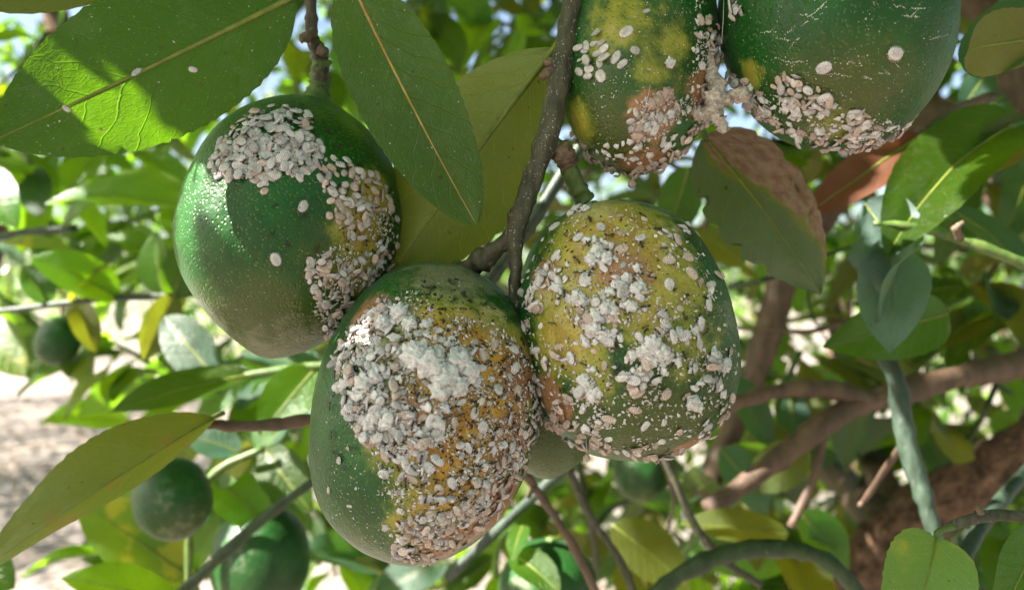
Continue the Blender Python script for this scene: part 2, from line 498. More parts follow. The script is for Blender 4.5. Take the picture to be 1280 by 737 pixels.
def bvh_of(o):
    me = o.data
    mw = Matrix.Translation(o.location + (o.parent.location if o.parent else Vector()))
    return BVHTree.FromPolygons([mw @ v.co for v in me.vertices], [tuple(p.vertices) for p in me.polygons])


NCAM = Vector((0, -1, 0))


def photo_leaf(parent, pb, pt, wpx, nrm, mat, rib='rib', name='leaf', label=None, **kw):
    """b, t: (px, py, metres) of leaf base and tip"""
    B, T = W(*pb), W(*pt)
    d = (pb[2] + pt[2]) / 2
    mb = MB()
    leaf_geo(mb, B, T, wpx / F * d, nrm, **kw)
    o = mb.build(name, [M[mat], M[rib]], parent)
    if label: o['label'] = label
    return o


def stem(parent, pts, radpx, mat, name, n=10, bump=0.18, seg=6, label=None):
    """pts (px, py, metres), radpx half thickness in photo pixels at each point"""
    P = smoothpath([W(*p) for p in pts], seg)
    rr = lerpl([r / F * p[2] for r, p in zip(radpx, pts)], len(P))
    ph = R.random() * 50
    rr = [r * (1 + .22 * noise.noise(Vector((i * .45 / max(1, seg / 6), ph, 0))) + (.16 if (i + int(ph)) % 11 == 0 else 0)) for i, r in enumerate(rr)]
    mb = MB(); mb.tube(P, rr, n, 0, bump=bump)
    o = mb.build(name, M[mat] if isinstance(mat, str) else mat, parent)
    if label: o['label'] = label
    return o


# ------------------------------------------------------------------ ground
def ground():
    n = 120
    r = np.concatenate([np.linspace(0, 1, 60) * 12, np.geomspace(12.5, 300, 40)])
    th = np.linspace(0, 2 * np.pi, n, endpoint=False)
    V = [(0, 0, 0)]
    for a in r[1:]:
        for t in th:
            x, y = a * math.cos(t), a * math.sin(t)
            z = 0.03 * noise.noise(Vector((x * .9, y * .9, 0))) + 0.012 * noise.noise(Vector((x * 4, y * 4, 3))) if a < 40 else 0
            V.append((x, y, z))
    Fc = [(0, 1 + j, 1 + (j + 1) % n, 1 + (j + 1) % n) for j in range(n)]
    for i in range(len(r) - 2):
        for j in range(n):
            k = (j + 1) % n
            Fc.append((1 + i * n + j, 1 + i * n + k, 1 + (i + 1) * n + k, 1 + (i + 1) * n + j))
    mb = MB(); mb.add(V, [f if f[2] != f[3] else f[:3] for f in Fc])
    m, nt = newmat('dry_soil')
    N = NT(nt)
    ob = N.n('ShaderNodeTexCoord').outputs['Object']
    a = N.noise(ob, 1.6, 5); b2 = N.noise(ob, 14, 6, .65); c = N.noise(ob, 70, 3)
    col = N.mix(N.ramp(b2, .35, .65), (0.16, 0.135, 0.12), (0.28, 0.245, 0.22))
    col = N.mix(N.math('MULTIPLY', N.ramp(a, .45, .65), .5), col, (0.22, 0.17, 0.13))
    col = N.mix(N.ramp(c, .62, .7), col, (0.38, 0.34, 0.31))
    bp = N.n('ShaderNodeBump', Strength=.8, Distance=.04, Height=b2)
    p = N.n('ShaderNodeBsdfPrincipled', Base_Color=col, Roughness=.95, Normal=bp.outputs[0])
    p.inputs['Specular IOR Level'].default_value = .1
    nt.links.new(p.outputs[0], N.n('ShaderNodeOutputMaterial').inputs[0])
    tag(mb.build('ground', m, None, Vector((0, 0, 0))), kind='structure')
    # fallen dry leaves on the soil, one mass
    lv, lf = [], []
    for i in range(2600):
        x, y = R.uniform(-7, 4), R.uniform(1.5, 15)
        z = 0.03 * noise.noise(Vector((x * .9, y * .9, 0))) + 0.012 * noise.noise(Vector((x * 4, y * 4, 3))) + .012
        Lh, w, th = R.uniform(.03, .06), R.uniform(.012, .022), R.uniform(0, 6.3)
        c_, s_ = math.cos(th), math.sin(th)
        k = len(lv)
        for u, v, h in ((-1, 0, 0), (0, -1, R.uniform(0, .02)), (1, 0, R.uniform(0, .015)), (0, 1, R.uniform(0, .02)), (0, 0, 0)):
            lv.append((x + c_ * u * Lh - s_ * v * w, y + s_ * u * Lh + c_ * v * w, z + h))
        lf += [(k, k + 1, k + 4), (k + 1, k + 2, k + 4), (k + 2, k + 3, k + 4), (k + 3, k, k + 4)]
    o = big_mesh('leaf_litter', np.array(lv), np.array(lf), [simple_mat('dry_litter', (.24, .15, .09), (.42, .31, .21), 30, .8, .2)], smooth=False)
    tag(o, kind='stuff')


ground()


# ------------------------------------------------------------------ fruits
def fruit(stem_p, tip_p, rad_px, label, calyx_rad=7, sup=2.15, nip=0.05, nipw=0.28, shoulder=0.03, seed=1, yellow=(), olive=(), brown=(), dust=(),
          mat='peel', nt_=120, nphi=150, squash=1.0, calyx=True, stemlen=None, group=None, lump=.014, ovoid=0.0):
    S, T = W(*stem_p), W(*tip_p)
    d = (stem_p[2] + tip_p[2]) / 2
    Rm = rad_px / F * d
    C = (S + T) / 2
    ax = (S - T).normalized()
    HL = (S - T).length / 2
    e1 = ax.orthogonal().normalized(); e2 = ax.cross(e1)
    V, Fc = [], []
    off = Vector((seed * 3.1, seed * 1.7, seed * .9))
    for i in range(nt_ + 1):
        th = math.pi * i / nt_
        cz, sr = math.cos(th), math.sin(th)
        z = math.copysign(abs(cz) ** (2 / sup), cz) if abs(cz) > 1e-9 else 0
        r = abs(sr) ** (2 / sup)
        z *= HL * (1 - nip)
        # nipple at the flower end, slight dip round the stem
        g = math.exp(-(r / nipw) ** 2)
        if z < 0: z -= HL * nip * g
        else: z += HL * nip * (1 - 2.2 * math.exp(-(r / .10) ** 2)) * g * .8
        for j in range(nphi):
            ph = 2 * math.pi * j / nphi
            q = (e1 * math.cos(ph) + e2 * math.sin(ph)) * (r * Rm * (1 - ovoid * z / HL)) + ax * z
            nn = q.normalized()
            k = noise.noise(nn * 1.6 + off) * lump * 2 + noise.noise(nn * 4.5 + off) * lump * .6 + noise.noise(nn * 14 + off) * lump * .12
            V.append(q * (1 + k) + C)
    for i in range(nt_):
        for j in range(nphi):
            k = (j + 1) % nphi
            Fc.append((i * nphi + j, (i + 1) * nphi + j, (i + 1) * nphi + k, i * nphi + k))
    mb = MB(); mb.add(V, Fc)
    root = mb.build('lemon', M[mat], None, C)
    tag(root, label, 'lemon', group)
    me = root.data
    bvh = bvh_of(root)
    A = np.array([v[:] for v in V])
    mean_px = 1 / F * d
    for nm, spots in (('yellow', yellow), ('olive', olive), ('brown', brown), ('dust', dust)):
        val = np.zeros(len(A))
        for (px, py, rr, amt) in spots:
            hit = bvh.ray_cast(CAM, raydir(px, py))[0]
            if hit is None:
                hit = bvh.find_nearest(W(px, py, d))[0]
            dd = np.linalg.norm(A - np.array(hit[:]), axis=1) / (rr * mean_px)
            val = np.maximum(val, amt * np.clip(1.35 - dd, 0, 1))
        at = me.attributes.new(nm, 'FLOAT', 'POINT')
        at.data.foreach_set('value', val.astype(np.float32))
    if calyx:
        cb = MB()
        rc = calyx_rad / F * d
        pts = [C + ax * (HL * .955), C + ax * (HL * 1.0), C + ax * (HL * 1.02)]
        n = 15
        ring = []
        for z, k in ((HL * .94, 1.15), (HL * .985, 1.25), (HL * 1.01, 1.0), (HL * 1.03, .5)):
            for j in range(n):
                ph = 2 * math.pi * j / n
                ring.append(C + ax * z + (e1 * math.cos(ph) + e2 * math.sin(ph)) * rc * k * (1 + .18 * math.cos(5 * ph)))
        fs = [(i * n + j, i * n + (j + 1) % n, (i + 1) * n + (j + 1) % n, (i + 1) * n + j) for i in range(3) for j in range(n)]
        fs.append(tuple(3 * n + j for j in range(n)))
        cb.add(ring, fs)
        cb.build('calyx', M['shoot'], root)
    return root, bvh


FR = {}
FR[1] = fruit((398, 118, .232), (332, 447, .224), 135, 'dark green lemon on the left with a mealybug heap on top and a sunlit edge', seed=1, nip=.085, nipw=.34, sup=2.08,
              yellow=((452, 288, 44, 1.0), (455, 335, 40, .8), (470, 245, 36, .75), (420, 335, 30, .45)),
              olive=((330, 420, 110, .9), (420, 330, 60, .7)), dust=((330, 440, 55, .85), (260, 390, 40, .5), (390, 415, 60, .6), (470, 390, 50, .9)),
              brown=((475, 390, 40, .9), (440, 410, 25, .8)))
FR[2] = fruit((572, 331, .222), (491, 703, .206), 139, 'lowest lemon of the cluster, ochre, nearly hidden under grey mealybugs and ants', seed=2, mat='peel_ochre', nip=.03, nipw=.4, sup=2.2, ovoid=.03,
              yellow=((560, 420, 75, .75), (590, 470, 100, 1.15), (560, 540, 85, 1.15), (600, 600, 90, 1.05), (500, 450, 40, .6), (540, 650, 60, .7)),
              olive=((560, 350, 60, .9), (450, 660, 70, .45), (520, 690, 70, .6), (620, 470, 20, .8)),
              brown=((640, 560, 50, .9), (620, 640, 55, 1.0), (650, 470, 40, .8), (560, 680, 50, .8), (500, 520, 40, .7), (455, 400, 40, .8)),
              dust=((570, 350, 70, 1.0), (470, 420, 60, .8), (470, 695, 50, .6), (610, 390, 50, .8)))
FR[3] = fruit((742, 256, .222), (822, 572, .212), 133, 'yellow-green lemon on the right of the cluster, freckled with scattered mealybugs and white wax', seed=3, nip=.02, nipw=.45, sup=2.3, ovoid=.03,
              yellow=((770, 310, 95, 1.05), (800, 370, 70, .8), (705, 420, 60, .9), (690, 370, 45, .7), (850, 360, 45, .7), (860, 430, 55, .55), (740, 470, 45, .6)),
              olive=((830, 540, 110, .8), (740, 520, 60, .7), (880, 420, 70, .6)),
              brown=((780, 340, 38, .85), (680, 340, 30, .7), (690, 500, 40, .8), (860, 560, 40, .8)),
              dust=((740, 258, 45, .9), (680, 370, 45, .7), (840, 290, 40, .7), (915, 400, 30, .7)))
FR[4] = fruit((806, -86, .228), (790, 214, .216), 98, 'mottled green and yellow lemon hanging behind the top of the dark twig', seed=4, nip=.02, nipw=.5, sup=2.3,
              yellow=((780, 25, 50, .62), (842, 58, 34, .6), (722, 155, 30, .7), (760, 55, 40, .45), (820, 85, 40, .4), (750, 20, 40, .4)),
              olive=((760, 180, 80, .9), (830, 60, 60, .7), (760, 110, 60, .5)), brown=((815, 145, 34, 1.1), (880, 110, 40, .9), (800, 205, 40, .7)),
              dust=((725, 190, 20, .8), (820, 150, 25, .6)))
FR[5] = fruit((1028, -146, .216), (1056, 180, .206), 139, 'big dark green lemon at the upper right with pale scratches and mealybugs underneath', seed=5, nip=.02, nipw=.5, sup=2.25,
              yellow=((938, 92, 24, .65), (1040, 160, 40, .45)), olive=((1050, 130, 90, .85), (1100, 110, 70, .6), (1010, 60, 30, .3)), brown=((960, 140, 24, .5),),
              dust=((1040, 40, 30, .25), (960, 50, 30, .25)))
FR[6] = fruit((676, 430, .262), (686, 597, .256), 68, 'small plain green lemon tucked between the two lower infested lemons', seed=6, mat='peel_bg', nt_=60, nphi=70, olive=((690, 560, 80, .9),), calyx=False)
BGF = [((205, 575, .42), (228, 672, .40), 47, 'round dark green lemon hanging below the drooping olive leaf'),
       ((82, 395, .62), (63, 457, .61), 26, 'small dark green young lemon hanging over the bright ground'),
       ((330, 625, .48), (322, 775, .46), 60, 'big dark green lemon behind the slanting green stem, with a sun patch'),
       ((800, 545, .75), (803, 628, .75), 36, 'blurred green lemon deep in the shade beneath the freckled lemon'),
       ((690, 672, .42), (680, 800, .42), 62, 'shiny deep green lemon at the bottom edge beside a thin brown twig')]
for i, (a, b, r, lab) in enumerate(BGF):
    FR[10 + i] = fruit(a, b, r, lab, seed=10 + i, mat='peel_bg', nt_=48, nphi=56, olive=((b[0], b[1], r * 1.1, .8),), dust=((b[0], b[1], r * .9, .8), (b[0] - r * .5, (a[1] + b[1]) / 2, r * .5, .6)), calyx_rad=6)

# ------------------------------------------------------------------ foreground twigs and leaves
# the dark fruiting twig
tw = empty('fruiting_twig', W(718, -40, .213), 'dark grown twig down the middle carrying the two lower lemons and a broad leaf', 'twig')
stem(tw, [(722, -40, .213), (712, 30, .212), (700, 95, .2115), (690, 150, .211), (672, 205, .211), (655, 255, .211), (644, 290, .2115), (645, 330, .212), (641, 400, .214)],
     [15, 14, 14.5, 14, 13, 13, 12, 8, 6], 'twig_dark', 'branch', 12, .25)
stem(tw, [(652, 280, .2125), (630, 303, .213), (606, 322, .216), (580, 338, .220), (566, 345, .222)], [9, 11, 13, 12, 11], 'twig_dark', 'spur', 10, .35)
stem(tw, [(686, 172, .2125), (700, 190, .214), (712, 212, .217), (724, 240, .220), (732, 252, .221)], [8, 12, 11, 12, 14], 'shoot', 'spur', 10, .25)
stem(tw, [(698, 180, .2125), (704, 192, .2135), (709, 203, .2155)], [12, 14, 12.5], 'node', 'bud_scar', 10, .4)
stem(tw, [(690, 84, .205), (683, 92, .2045), (677, 97, .2055)], [5, 6, 4], 'node', 'bud_scar', 8, .5)
stem(tw, [(688, 76, .2045), (683, 79, .2035)], [5, 5], 'node', 'leaf_scar', 8, .2)
photo_leaf(tw, (692, 62, .222), (484, 352, .226), 205, (0.2, -0.95, 0.15), 'leaf_broad', fold=-.5, droop=.05, side=.015, nl=48, nw=18, ribr=.0009, wav=.05, a=.66, b=.75,
           seed=3, petiole=.05, asym=1.0, label='broad leaf, blue-green on its upper half and olive below')
# purple twig above the left lemon with two big leaves
tl = empty('leafy_twig', W(384, -40, .228), 'short purple-brown twig at the top holding the left lemon and two big leaves', 'twig')
stem(tl, [(384, -40, .228), (389, 10, .228), (390, 45, .228), (399, 68, .229), (400, 95, .230), (397, 124, .231)], [7.5, 7.5, 8, 9, 10, 11], 'twig_purple', 'branch', 10, .3)
stem(tl, [(401.5, 74, .2295), (401, 92, .2305), (399, 110, .231), (396, 126, .231)], [10.5, 11.5, 13, 18], 'shoot', 'fruit_stalk', 10, .25)
stem(tl, [(392, 40, .226), (382, 46, .224), (375, 52, .224)], [6, 7, 4], 'node', 'bud_scar', 8, .5)
stem(tl, [(400, 62, .226), (408, 67, .2255)], [7, 5], 'node', 'bud_scar', 8, .5)
LA = photo_leaf(tl, (366, -3, .202), (-8, 176, .178), 190, (-0.08, -0.86, -0.50), 'leaf_dark', fold=-.12, droop=.03, side=-.005, nl=60, nw=22, ribr=.00065, wav=.03, a=.62, b=.72, seed=4,
                petiole=.06, label='large dark green leaf at the upper left with a glowing sun patch')
photo_leaf(tl, (438, -25, .206), (595, 280, .198), 128, (-0.15, -0.90, 0.35), 'leaf_front', rib='rib_brown', fold=.10, droop=.04, side=.02, nl=56, nw=20, ribr=.00045, wav=.025,
           a=.5, b=.62, seed=5, petiole=.05, asym=1.0, label='long dark green leaf hanging in front of the left lemon')
le = empty('top_leaf_twig', W(-40, -30, .2), 'olive green leaf with a brown edge cut off by the top left corner', 'twig')
stem(le, [(180, -38, .235), (225, -70, .236), (260, -120, .237)], [4, 5, 6], 'twig_purple', 'branch')
photo_leaf(le, (200, -36, .235), (-80, -4, .23), 96, (0, -.95, .2), 'leaf_sallow', fold=.1, droop=.05, nl=30, nw=12, ribr=.0005, seed=6)
# drooping olive leaf bottom left
ld = empty('drooping_shoot', W(395, 524, .275), 'brown twig behind the lowest lemon with a long drooping olive leaf', 'twig')
stem(ld, [(400, 522, .285), (345, 530, .282), (290, 532, .28), (250, 529, .277)], [7, 8, 7, 5], 'bark_red', 'branch', 10, .3)
photo_leaf(ld, (268, 522, .276), (-26, 716, .235), 128, (-0.45, -0.8, 0.35), 'leaf_sallow', fold=.42, droop=.10, side=-.06, nl=50, nw=18, ribr=.0005, wav=.03, seed=7, petiole=.05)
# right side
lf = empty('withered_shoot', W(880, 120, .27), 'hanging leaf half green and half withered brown, behind the top lemons', 'leafy shoot')
stem(lf, [(862, 100, .262), (872, 150, .264), (884, 176, .266)], [5, 4, 4], 'shoot', 'branch')
photo_leaf(lf, (882, 172, .266), (1026, 368, .255), 128, (-0.15, -0.95, -.15), 'leaf_withered', fold=.14, droop=.05, side=-.03, nl=46, nw=18, ribr=.0006, wav=.08, serr=.01, notch=.45, a=.55, b=.85, seed=8)
lg = empty('dead_leaf_twig', W(1170, 150, .34), 'red-brown dead leaf hanging below the big upper right lemon', 'twig')
stem(lg, [(1150, 168, .335), (1185, 140, .34), (1240, 120, .35)], [5, 5, 6], 'bark_red', 'branch')
photo_leaf(lg, (1152, 168, .335), (1002, 272, .32), 62, (.3, -.8, .5), 'leaf_dead', fold=.35, droop=.03, nl=26, nw=10, ribr=.0006, wav=.06, seed=9)
li = empty('sunlit_shoot', W(1300, 140, .33), 'large leaf at the right edge with a bright lit patch and a dull fold', 'leafy shoot')
stem(li, [(1330, 140, .34), (1290, 150, .335), (1262, 160, .33)], [7, 6, 5], 'shoot', 'branch')
photo_leaf(li, (1284, 150, .335), (1108, 322, .30), 124, (-.45, -.75, .4), 'leaf_dark', fold=.4, droop=.12, side=.09, nl=36, nw=14, ribr=.0007, wav=.05, seed=10)
photo_leaf(li, (1290, 152, .335), (1195, 222, .325), 62, (.2, -.9, .3), 'leaf_sallow', fold=.3, droop=.06, nl=24, nw=10, ribr=.0006, seed=11)
lh = empty('thorny_shoot', W(1285, 330, .30), 'thin green thorny shoot at the right with curled blue-grey leaves', 'leafy shoot')
stem(lh, [(1300, 338, .30), (1235, 312, .30), (1180, 292, .302), (1130, 282, .304), (1092, 279, .306)], [8, 7.5, 6.5, 5, 4], 'shoot', 'branch', 10, .25)
stem(lh, [(1200, 298, .298), (1196, 285, .294), (1205, 277, .292)], [5, 5, 2], 'node', 'thorn', 8, .4)
photo_leaf(lh, (1118, 286, .315), (1112, 440, .296), 88, (-.15, -.8, .55), 'leaf_grey', fold=.25, droop=.06, twist=.7, nl=30, nw=12, ribr=.0004, wav=.10, seed=12, a=1.0, b=.95)
photo_leaf(lh, (1080, 256, .32), (1090, 400, .295), 100, (-.45, -.8, .3), 'leaf_grey', fold=.5, droop=-.12, side=-.34, twist=1.8, nl=34, nw=14, ribr=.0004, wav=.16, seed=13, notch=.35, a=.6, b=1.0)
photo_leaf(lh, (1185, 392, .335), (1030, 434, .31), 84, (0.1, -.95, .2), 'leaf_dark', fold=.15, droop=.04, nl=26, nw=12, ribr=.0005, seed=14, a=.5, b=.8)
photo_leaf(lh, (1190, 262, .42), (1290, 345, .40), 60, (.1, -.7, .6), 'leaf_blue', fold=.25, droop=.1, nl=20, nw=8, ribr=.0006, seed=15)
ll = empty('corner_shoot', W(1310, -20, .23), 'folded leaf in the upper right corner, blue-grey above and olive beneath', 'leafy shoot')
stem(ll, [(1340, 70, .24), (1325, 20, .236), (1318, -60, .24)], [7, 7, 8], 'twig_dark', 'branch')
photo_leaf(ll, (1330, 45, .236), (1210, 62, .225), 84, (-.1, .9, .45), 'leaf_olive', fold=.1, droop=.10, nl=26, nw=12, ribr=.0005, seed=16, a=.5, b=.35, petiole=.0)
photo_leaf(ll, (1322, -6, .25), (1214, 95, .242), 92, (-.1, -.75, .65), 'leaf_blue', fold=.25, droop=.1, nl=26, nw=12, ribr=.0005, seed=17, a=.5, b=.4)
lm = empty('speckled_shoot', W(1185, 656, .23), 'dark broken twig at the lower right with speckled green leaves', 'leafy shoot')
stem(lm, [(1310, 648, .235), (1245, 643, .233), (1210, 650, .231), (1184, 659, .23)], [8, 7.5, 7, 5.5], 'twig_dark', 'branch', 10, .3)
stem(lm, [(1226, 641, .2285), (1222, 633, .228)], [4, 4], 'node', 'bud_scar', 8, .4)
stem(lm, [(1192, 658, .2295), (1174, 664, .228), (1168, 680, .226)], [4, 4.5, 3.5], 'shoot', 'leaf_stalk', 8, .2)
photo_leaf(lm, (1170, 672, .226), (1120, 850, .20), 118, (-.1, -.85, .5), 'leaf_speck', fold=.3, droop=.1, nl=34, nw=14, ribr=.0003, seed=18, a=.42, b=.7)
photo_leaf(lm, (1300, 665, .235), (1235, 790, .215), 80, (.1, -.9, .4), 'leaf_dark', fold=.25, droop=.08, nl=26, nw=12, ribr=.0004, seed=19, a=.5)
# stems and branches deeper on the right
def wood(name, label, cat, parts):
    r = empty(name, W(*parts[0][0][0]), label, cat)
    for k, (pts, rad, mat, nm) in enumerate(parts):
        stem(r, pts, rad, mat, nm, 10, .22)
    return r
gs = wood('green_shoot', 'upright bluish green water shoot crossing in front of the thick trunk', 'shoot',
     [([(1105, 440, .345), (1122, 480, .34), (1132, 548, .335), (1152, 610, .33), (1170, 670, .325), (1196, 740, .32), (1230, 830, .32)], [12, 11, 12.5, 10.5, 10, 10, 10], 'shoot_blue', 'stalk'),
      ([(1132, 548, .335), (1085, 618, .37), (1074, 632, .375)], [5, 4, 3], 'bark_red', 'twig'),
      ([(1192, 715, .322), (1240, 640, .36), (1310, 560, .42)], [9, 9, 9], 'shoot_blue', 'side_shoot')])
wood('forked_branch', 'smooth brown forked branch reaching left from the right edge', 'branch',
     [([(1330, 445, .50), (1240, 462, .48), (1180, 475, .465), (1080, 503, .45), (1030, 530, .445), (970, 575, .44), (885, 637, .43)], [15, 15, 14, 16, 16, 14, 12], 'bark_red', 'limb'),
      ([(1090, 500, .45), (1040, 487, .445), (985, 486, .44), (915, 505, .43), (870, 530, .43)], [12, 12, 10, 9, 9], 'bark_red', 'limb'),
      ([(1030, 535, .445), (1018, 595, .44), (988, 658, .43)], [6, 6, 5], 'bark_red', 'twig')])
arch = wood('arched_stem', 'thick dark green stem arching along the bottom edge', 'stem',
     [([(800, 760, .36), (850, 718, .36), (915, 690, .36), (985, 686, .36), (1040, 705, .36), (1090, 760, .36)], [10, 11, 12, 11, 10, 10], 'shoot_dark', 'stalk')])
slant = wood('slanting_stem', 'slanting green stem in front of the big shaded lemon at lower left', 'stem',
     [([(205, 760, .40), (260, 710, .40), (320, 655, .405), (390, 602, .41), (450, 560, .42)], [7.5, 7, 7, 6.5, 6], 'shoot_dark', 'stalk')])
wood('straight_shoot', 'straight grey-blue stem running up behind the lowest lemon, sunlit in spots', 'stem',
     [([(560, 720, .42), (640, 645, .41), (700, 590, .40), (770, 530, .40)], [6.5, 7, 6.5, 6], 'shoot_blue', 'stalk')])
wood('grey_shoot', 'pale stem behind the fork of the dark twig', 'stem',
     [([(560, 410, .31), (610, 352, .31), (660, 285, .31), (705, 215, .31), (760, 130, .32)], [9, 9, 9, 8, 8], 'shoot_blue', 'stalk')])
wood('thin_twig', 'thin brown twig with a swollen tip below the lowest lemon', 'twig',
     [([(657, 592, .33), (690, 640, .34), (718, 685, .345), (755, 760, .35)], [6, 5, 5, 5], 'bark_red', 'stalk'), ([(668, 608, .332), (660, 622, .33)], [4, 2], 'bark_red', 'thorn')])
wood('shaded_twig', 'thin dark twig running down from between the lower lemons', 'twig',
     [([(700, 560, .36), (735, 640, .36), (775, 700, .36), (800, 760, .36)], [6, 5, 5, 5], 'twig_dark', 'stalk')])
wood('curved_twig', 'thin dark twig curving down below the freckled lemon', 'twig',
     [([(800, 520, .38), (835, 580, .38), (865, 650, .385), (905, 700, .39), (950, 730, .4)], [5, 5, 5, 5, 5], 'twig_dark', 'stalk')])
wood('dead_limb', 'dim brown limb hanging behind the freckled lemon at its right', 'branch',
     [([(1180, 140, .62), (1080, 215, .6), (1000, 300, .6), (965, 400, .58), (930, 500, .58), (880, 620, .58)], [24, 22, 20, 18, 16, 14], 'bark_red', 'limb')])

# left background, leaves one can point at
def shoot(name, label, st, leaves):
    r = empty(name, W(*st[0][0]), label, 'leafy shoot')
    stem(r, st[0], st[1], st[2], 'branch', 8, .2)
    for (b, t, w, n, mat, kw) in leaves:
        photo_leaf(r, b, t, w, n, mat, nl=20, nw=8, ribr=.0006, **kw)
    return r
shoot('hanging_shoot', 'dark green leaf pair on a green stalk above the round lemon at left',
      ([(420, 455, .40), (370, 460, .40), (318, 468, .40), (270, 480, .4)], [6, 6, 6, 5], 'shoot'),
      [((318, 468, .40), (136, 516, .37), 66, (.1, -.55, .8), 'leaf_dark', dict(fold=.2, droop=.08, seed=31)),
       ((270, 470, .42), (205, 395, .44), 62, (-.3, -.8, .5), 'leaf_blue', dict(fold=.2, droop=.1, seed=32)),
       ((395, 460, .40), (325, 545, .38), 70, (.2, -.8, .5), 'leaf_mid', dict(fold=.25, droop=.1, seed=33)),
       ((410, 470, .42), (300, 440, .42), 60, (.1, -.5, .8), 'leaf_blue', dict(fold=.2, droop=.1, seed=34)),
       ((220, 365, .5), (180, 450, .5), 44, (.4, -.9, .1), 'leaf_olive', dict(fold=.2, droop=.1, seed=35))])
shoot('bright_shoot', 'long bright green leaves on a thin stalk at the left, glowing in sunlight',
      ([(260, 365, .52), (200, 370, .52), (120, 374, .52), (40, 384, .53), (-30, 392, .54)], [4, 4, 4, 4, 4], 'shoot_blue'),
      [((240, 262, .5), (55, 256, .5), 74, (.15, -.6, .8), 'leaf_mid', dict(fold=.35, droop=.16, seed=36)),
       ((148, 372, .52), (38, 322, .5), 66, (.1, -.75, .65), 'leaf_mid', dict(fold=.3, droop=.12, seed=37)),
       ((205, 368, .52), (196, 290, .52), 60, (-.4, -.8, .4), 'leaf_mid', dict(fold=.3, droop=.1, seed=38)),
       ((215, 372, .5), (245, 290, .5), 50, (.5, -.8, .4), 'leaf_dark', dict(fold=.3, droop=.1, seed=39)),
       ((90, 376, .52), (140, 330, .5), 40, (.1, -.5, .8), 'leaf_olive', dict(fold=.2, droop=.1, seed=40)),
       ((60, 380, .53), (30, 330, .53), 40, (.1, -.5, .8), 'leaf_blue', dict(fold=.2, droop=.1, seed=41)),
       ((-30, 400, .5), (32, 470, .48), 60, (.2, -.8, .4), 'leaf_yellow', dict(fold=.2, droop=.1, seed=42)),
       ((230, 240, .55), (150, 225, .55), 46, (.1, -.5, .8), 'leaf_mid', dict(fold=.3, droop=.15, seed=43)),
       ((95, 372, .55), (120, 440, .55), 36, (.3, -.8, .4), 'leaf_olive', dict(fold=.3, droop=.15, seed=44))])
shoot('pale_shoot', 'pale stalk with thin upturned leaves at the far left edge',
      ([(-30, 300, .6), (40, 290, .6), (95, 285, .6)], [7, 6, 5], 'shoot_blue'),
      [((-30, 210, .5), (22, 285, .48), 60, (.3, -.9, .2), 'leaf_mid', dict(fold=.2, droop=.1, seed=45)),
       ((92, 312, .58), (-10, 305, .58), 26, (.1, -.6, .8), 'leaf_yellow', dict(fold=.2, droop=.12, seed=46)),
       ((80, 286, .6), (130, 240, .6), 40, (.1, -.6, .8), 'leaf_mid', dict(fold=.2, droop=.12, seed=47))])
shoot('mottled_shoot', 'yellow mottled leaves around the round lemon at lower left',
      ([(330, 560, .44), (270, 590, .44), (240, 640, .44), (235, 740, .44)], [5, 5, 5, 5], 'shoot'),
      [((235, 720, .45), (95, 622, .44), 84, (.1, -.8, .5), 'leaf_yellow', dict(fold=.15, droop=.08, seed=48)),
       ((240, 740, .46), (160, 660, .45), 54, (.1, -.8, .3), 'leaf_yellow', dict(fold=.15, droop=.08, seed=49)),
       ((265, 590, .46), (340, 660, .46), 64, (.1, -.8, .4), 'leaf_mid', dict(fold=.2, droop=.1, seed=50)),
       ((300, 565, .45), (232, 545, .45), 54, (.1, -.6, .8), 'leaf_blue', dict(fold=.2, droop=.1, seed=51)),
       ((330, 560, .45), (390, 640, .43), 60, (-.1, -.8, .4), 'leaf_dark', dict(fold=.2, droop=.1, seed=52)),
       ((315, 555, .46), (262, 610, .46), 50, (.1, -.7, .5), 'leaf_yellow', dict(fold=.2, droop=.1, seed=53)),
       ((340, 550, .46), (395, 510, .45), 48, (.1, -.6, .8), 'leaf_blue', dict(fold=.2, droop=.1, seed=54)),
       ((225, 760, .40), (75, 722, .38), 70, (.1, -.5, .85), 'leaf_mid', dict(fold=.2, droop=.12, seed=55)),
       ((-50, 690, .42), (18, 735, .42), 60, (.1, -.7, .5), 'leaf_dark', dict(fold=.2, droop=.1, seed=56))])
shoot('low_shoot', 'olive and dark leaves low down beneath the freckled lemon',
      ([(960, 600, .5), (900, 640, .5), (850, 700, .5), (830, 760, .5)], [5, 5, 5, 5], 'shoot'),
      [((985, 668, .42), (850, 655, .42), 52, (.1, -.6, .75), 'leaf_olive', dict(fold=.2, droop=.08, seed=57)),
       ((765, 655, .45), (862, 735, .44), 74, (.1, -.7, .6), 'leaf_olive', dict(fold=.15, droop=.08, seed=58)),
       ((900, 560, .5), (960, 640, .5), 60, (.2, -.8, .4), 'leaf_blue', dict(fold=.15, droop=.08, seed=59)),
       ((1010, 560, .5), (930, 610, .5), 60, (.2, -.8, .4), 'leaf_olive', dict(fold=.15, droop=.08, seed=60)),
       ((1000, 640, .52), (1060, 720, .52), 70, (.2, -.8, .4), 'leaf_mid', dict(fold=.15, droop=.08, seed=61)),
       ((640, 690, .40), (700, 740, .38), 50, (.1, -.7, .7), 'leaf_dark', dict(fold=.25, droop=.1, seed=62)),
       ((655, 655, .41), (640, 700, .39), 30, (-.3, -.8, .4), 'leaf_mid', dict(fold=.25, droop=.1, seed=63)),
       ((560, 700, .5), (470, 740, .5), 60, (.1, -.7, .7), 'leaf_blue', dict(fold=.25, droop=.1, seed=64)),
       ((905, 470, .55), (965, 560, .55), 56, (.3, -.8, .4), 'leaf_blue', dict(fold=.25, droop=.1, seed=65))])
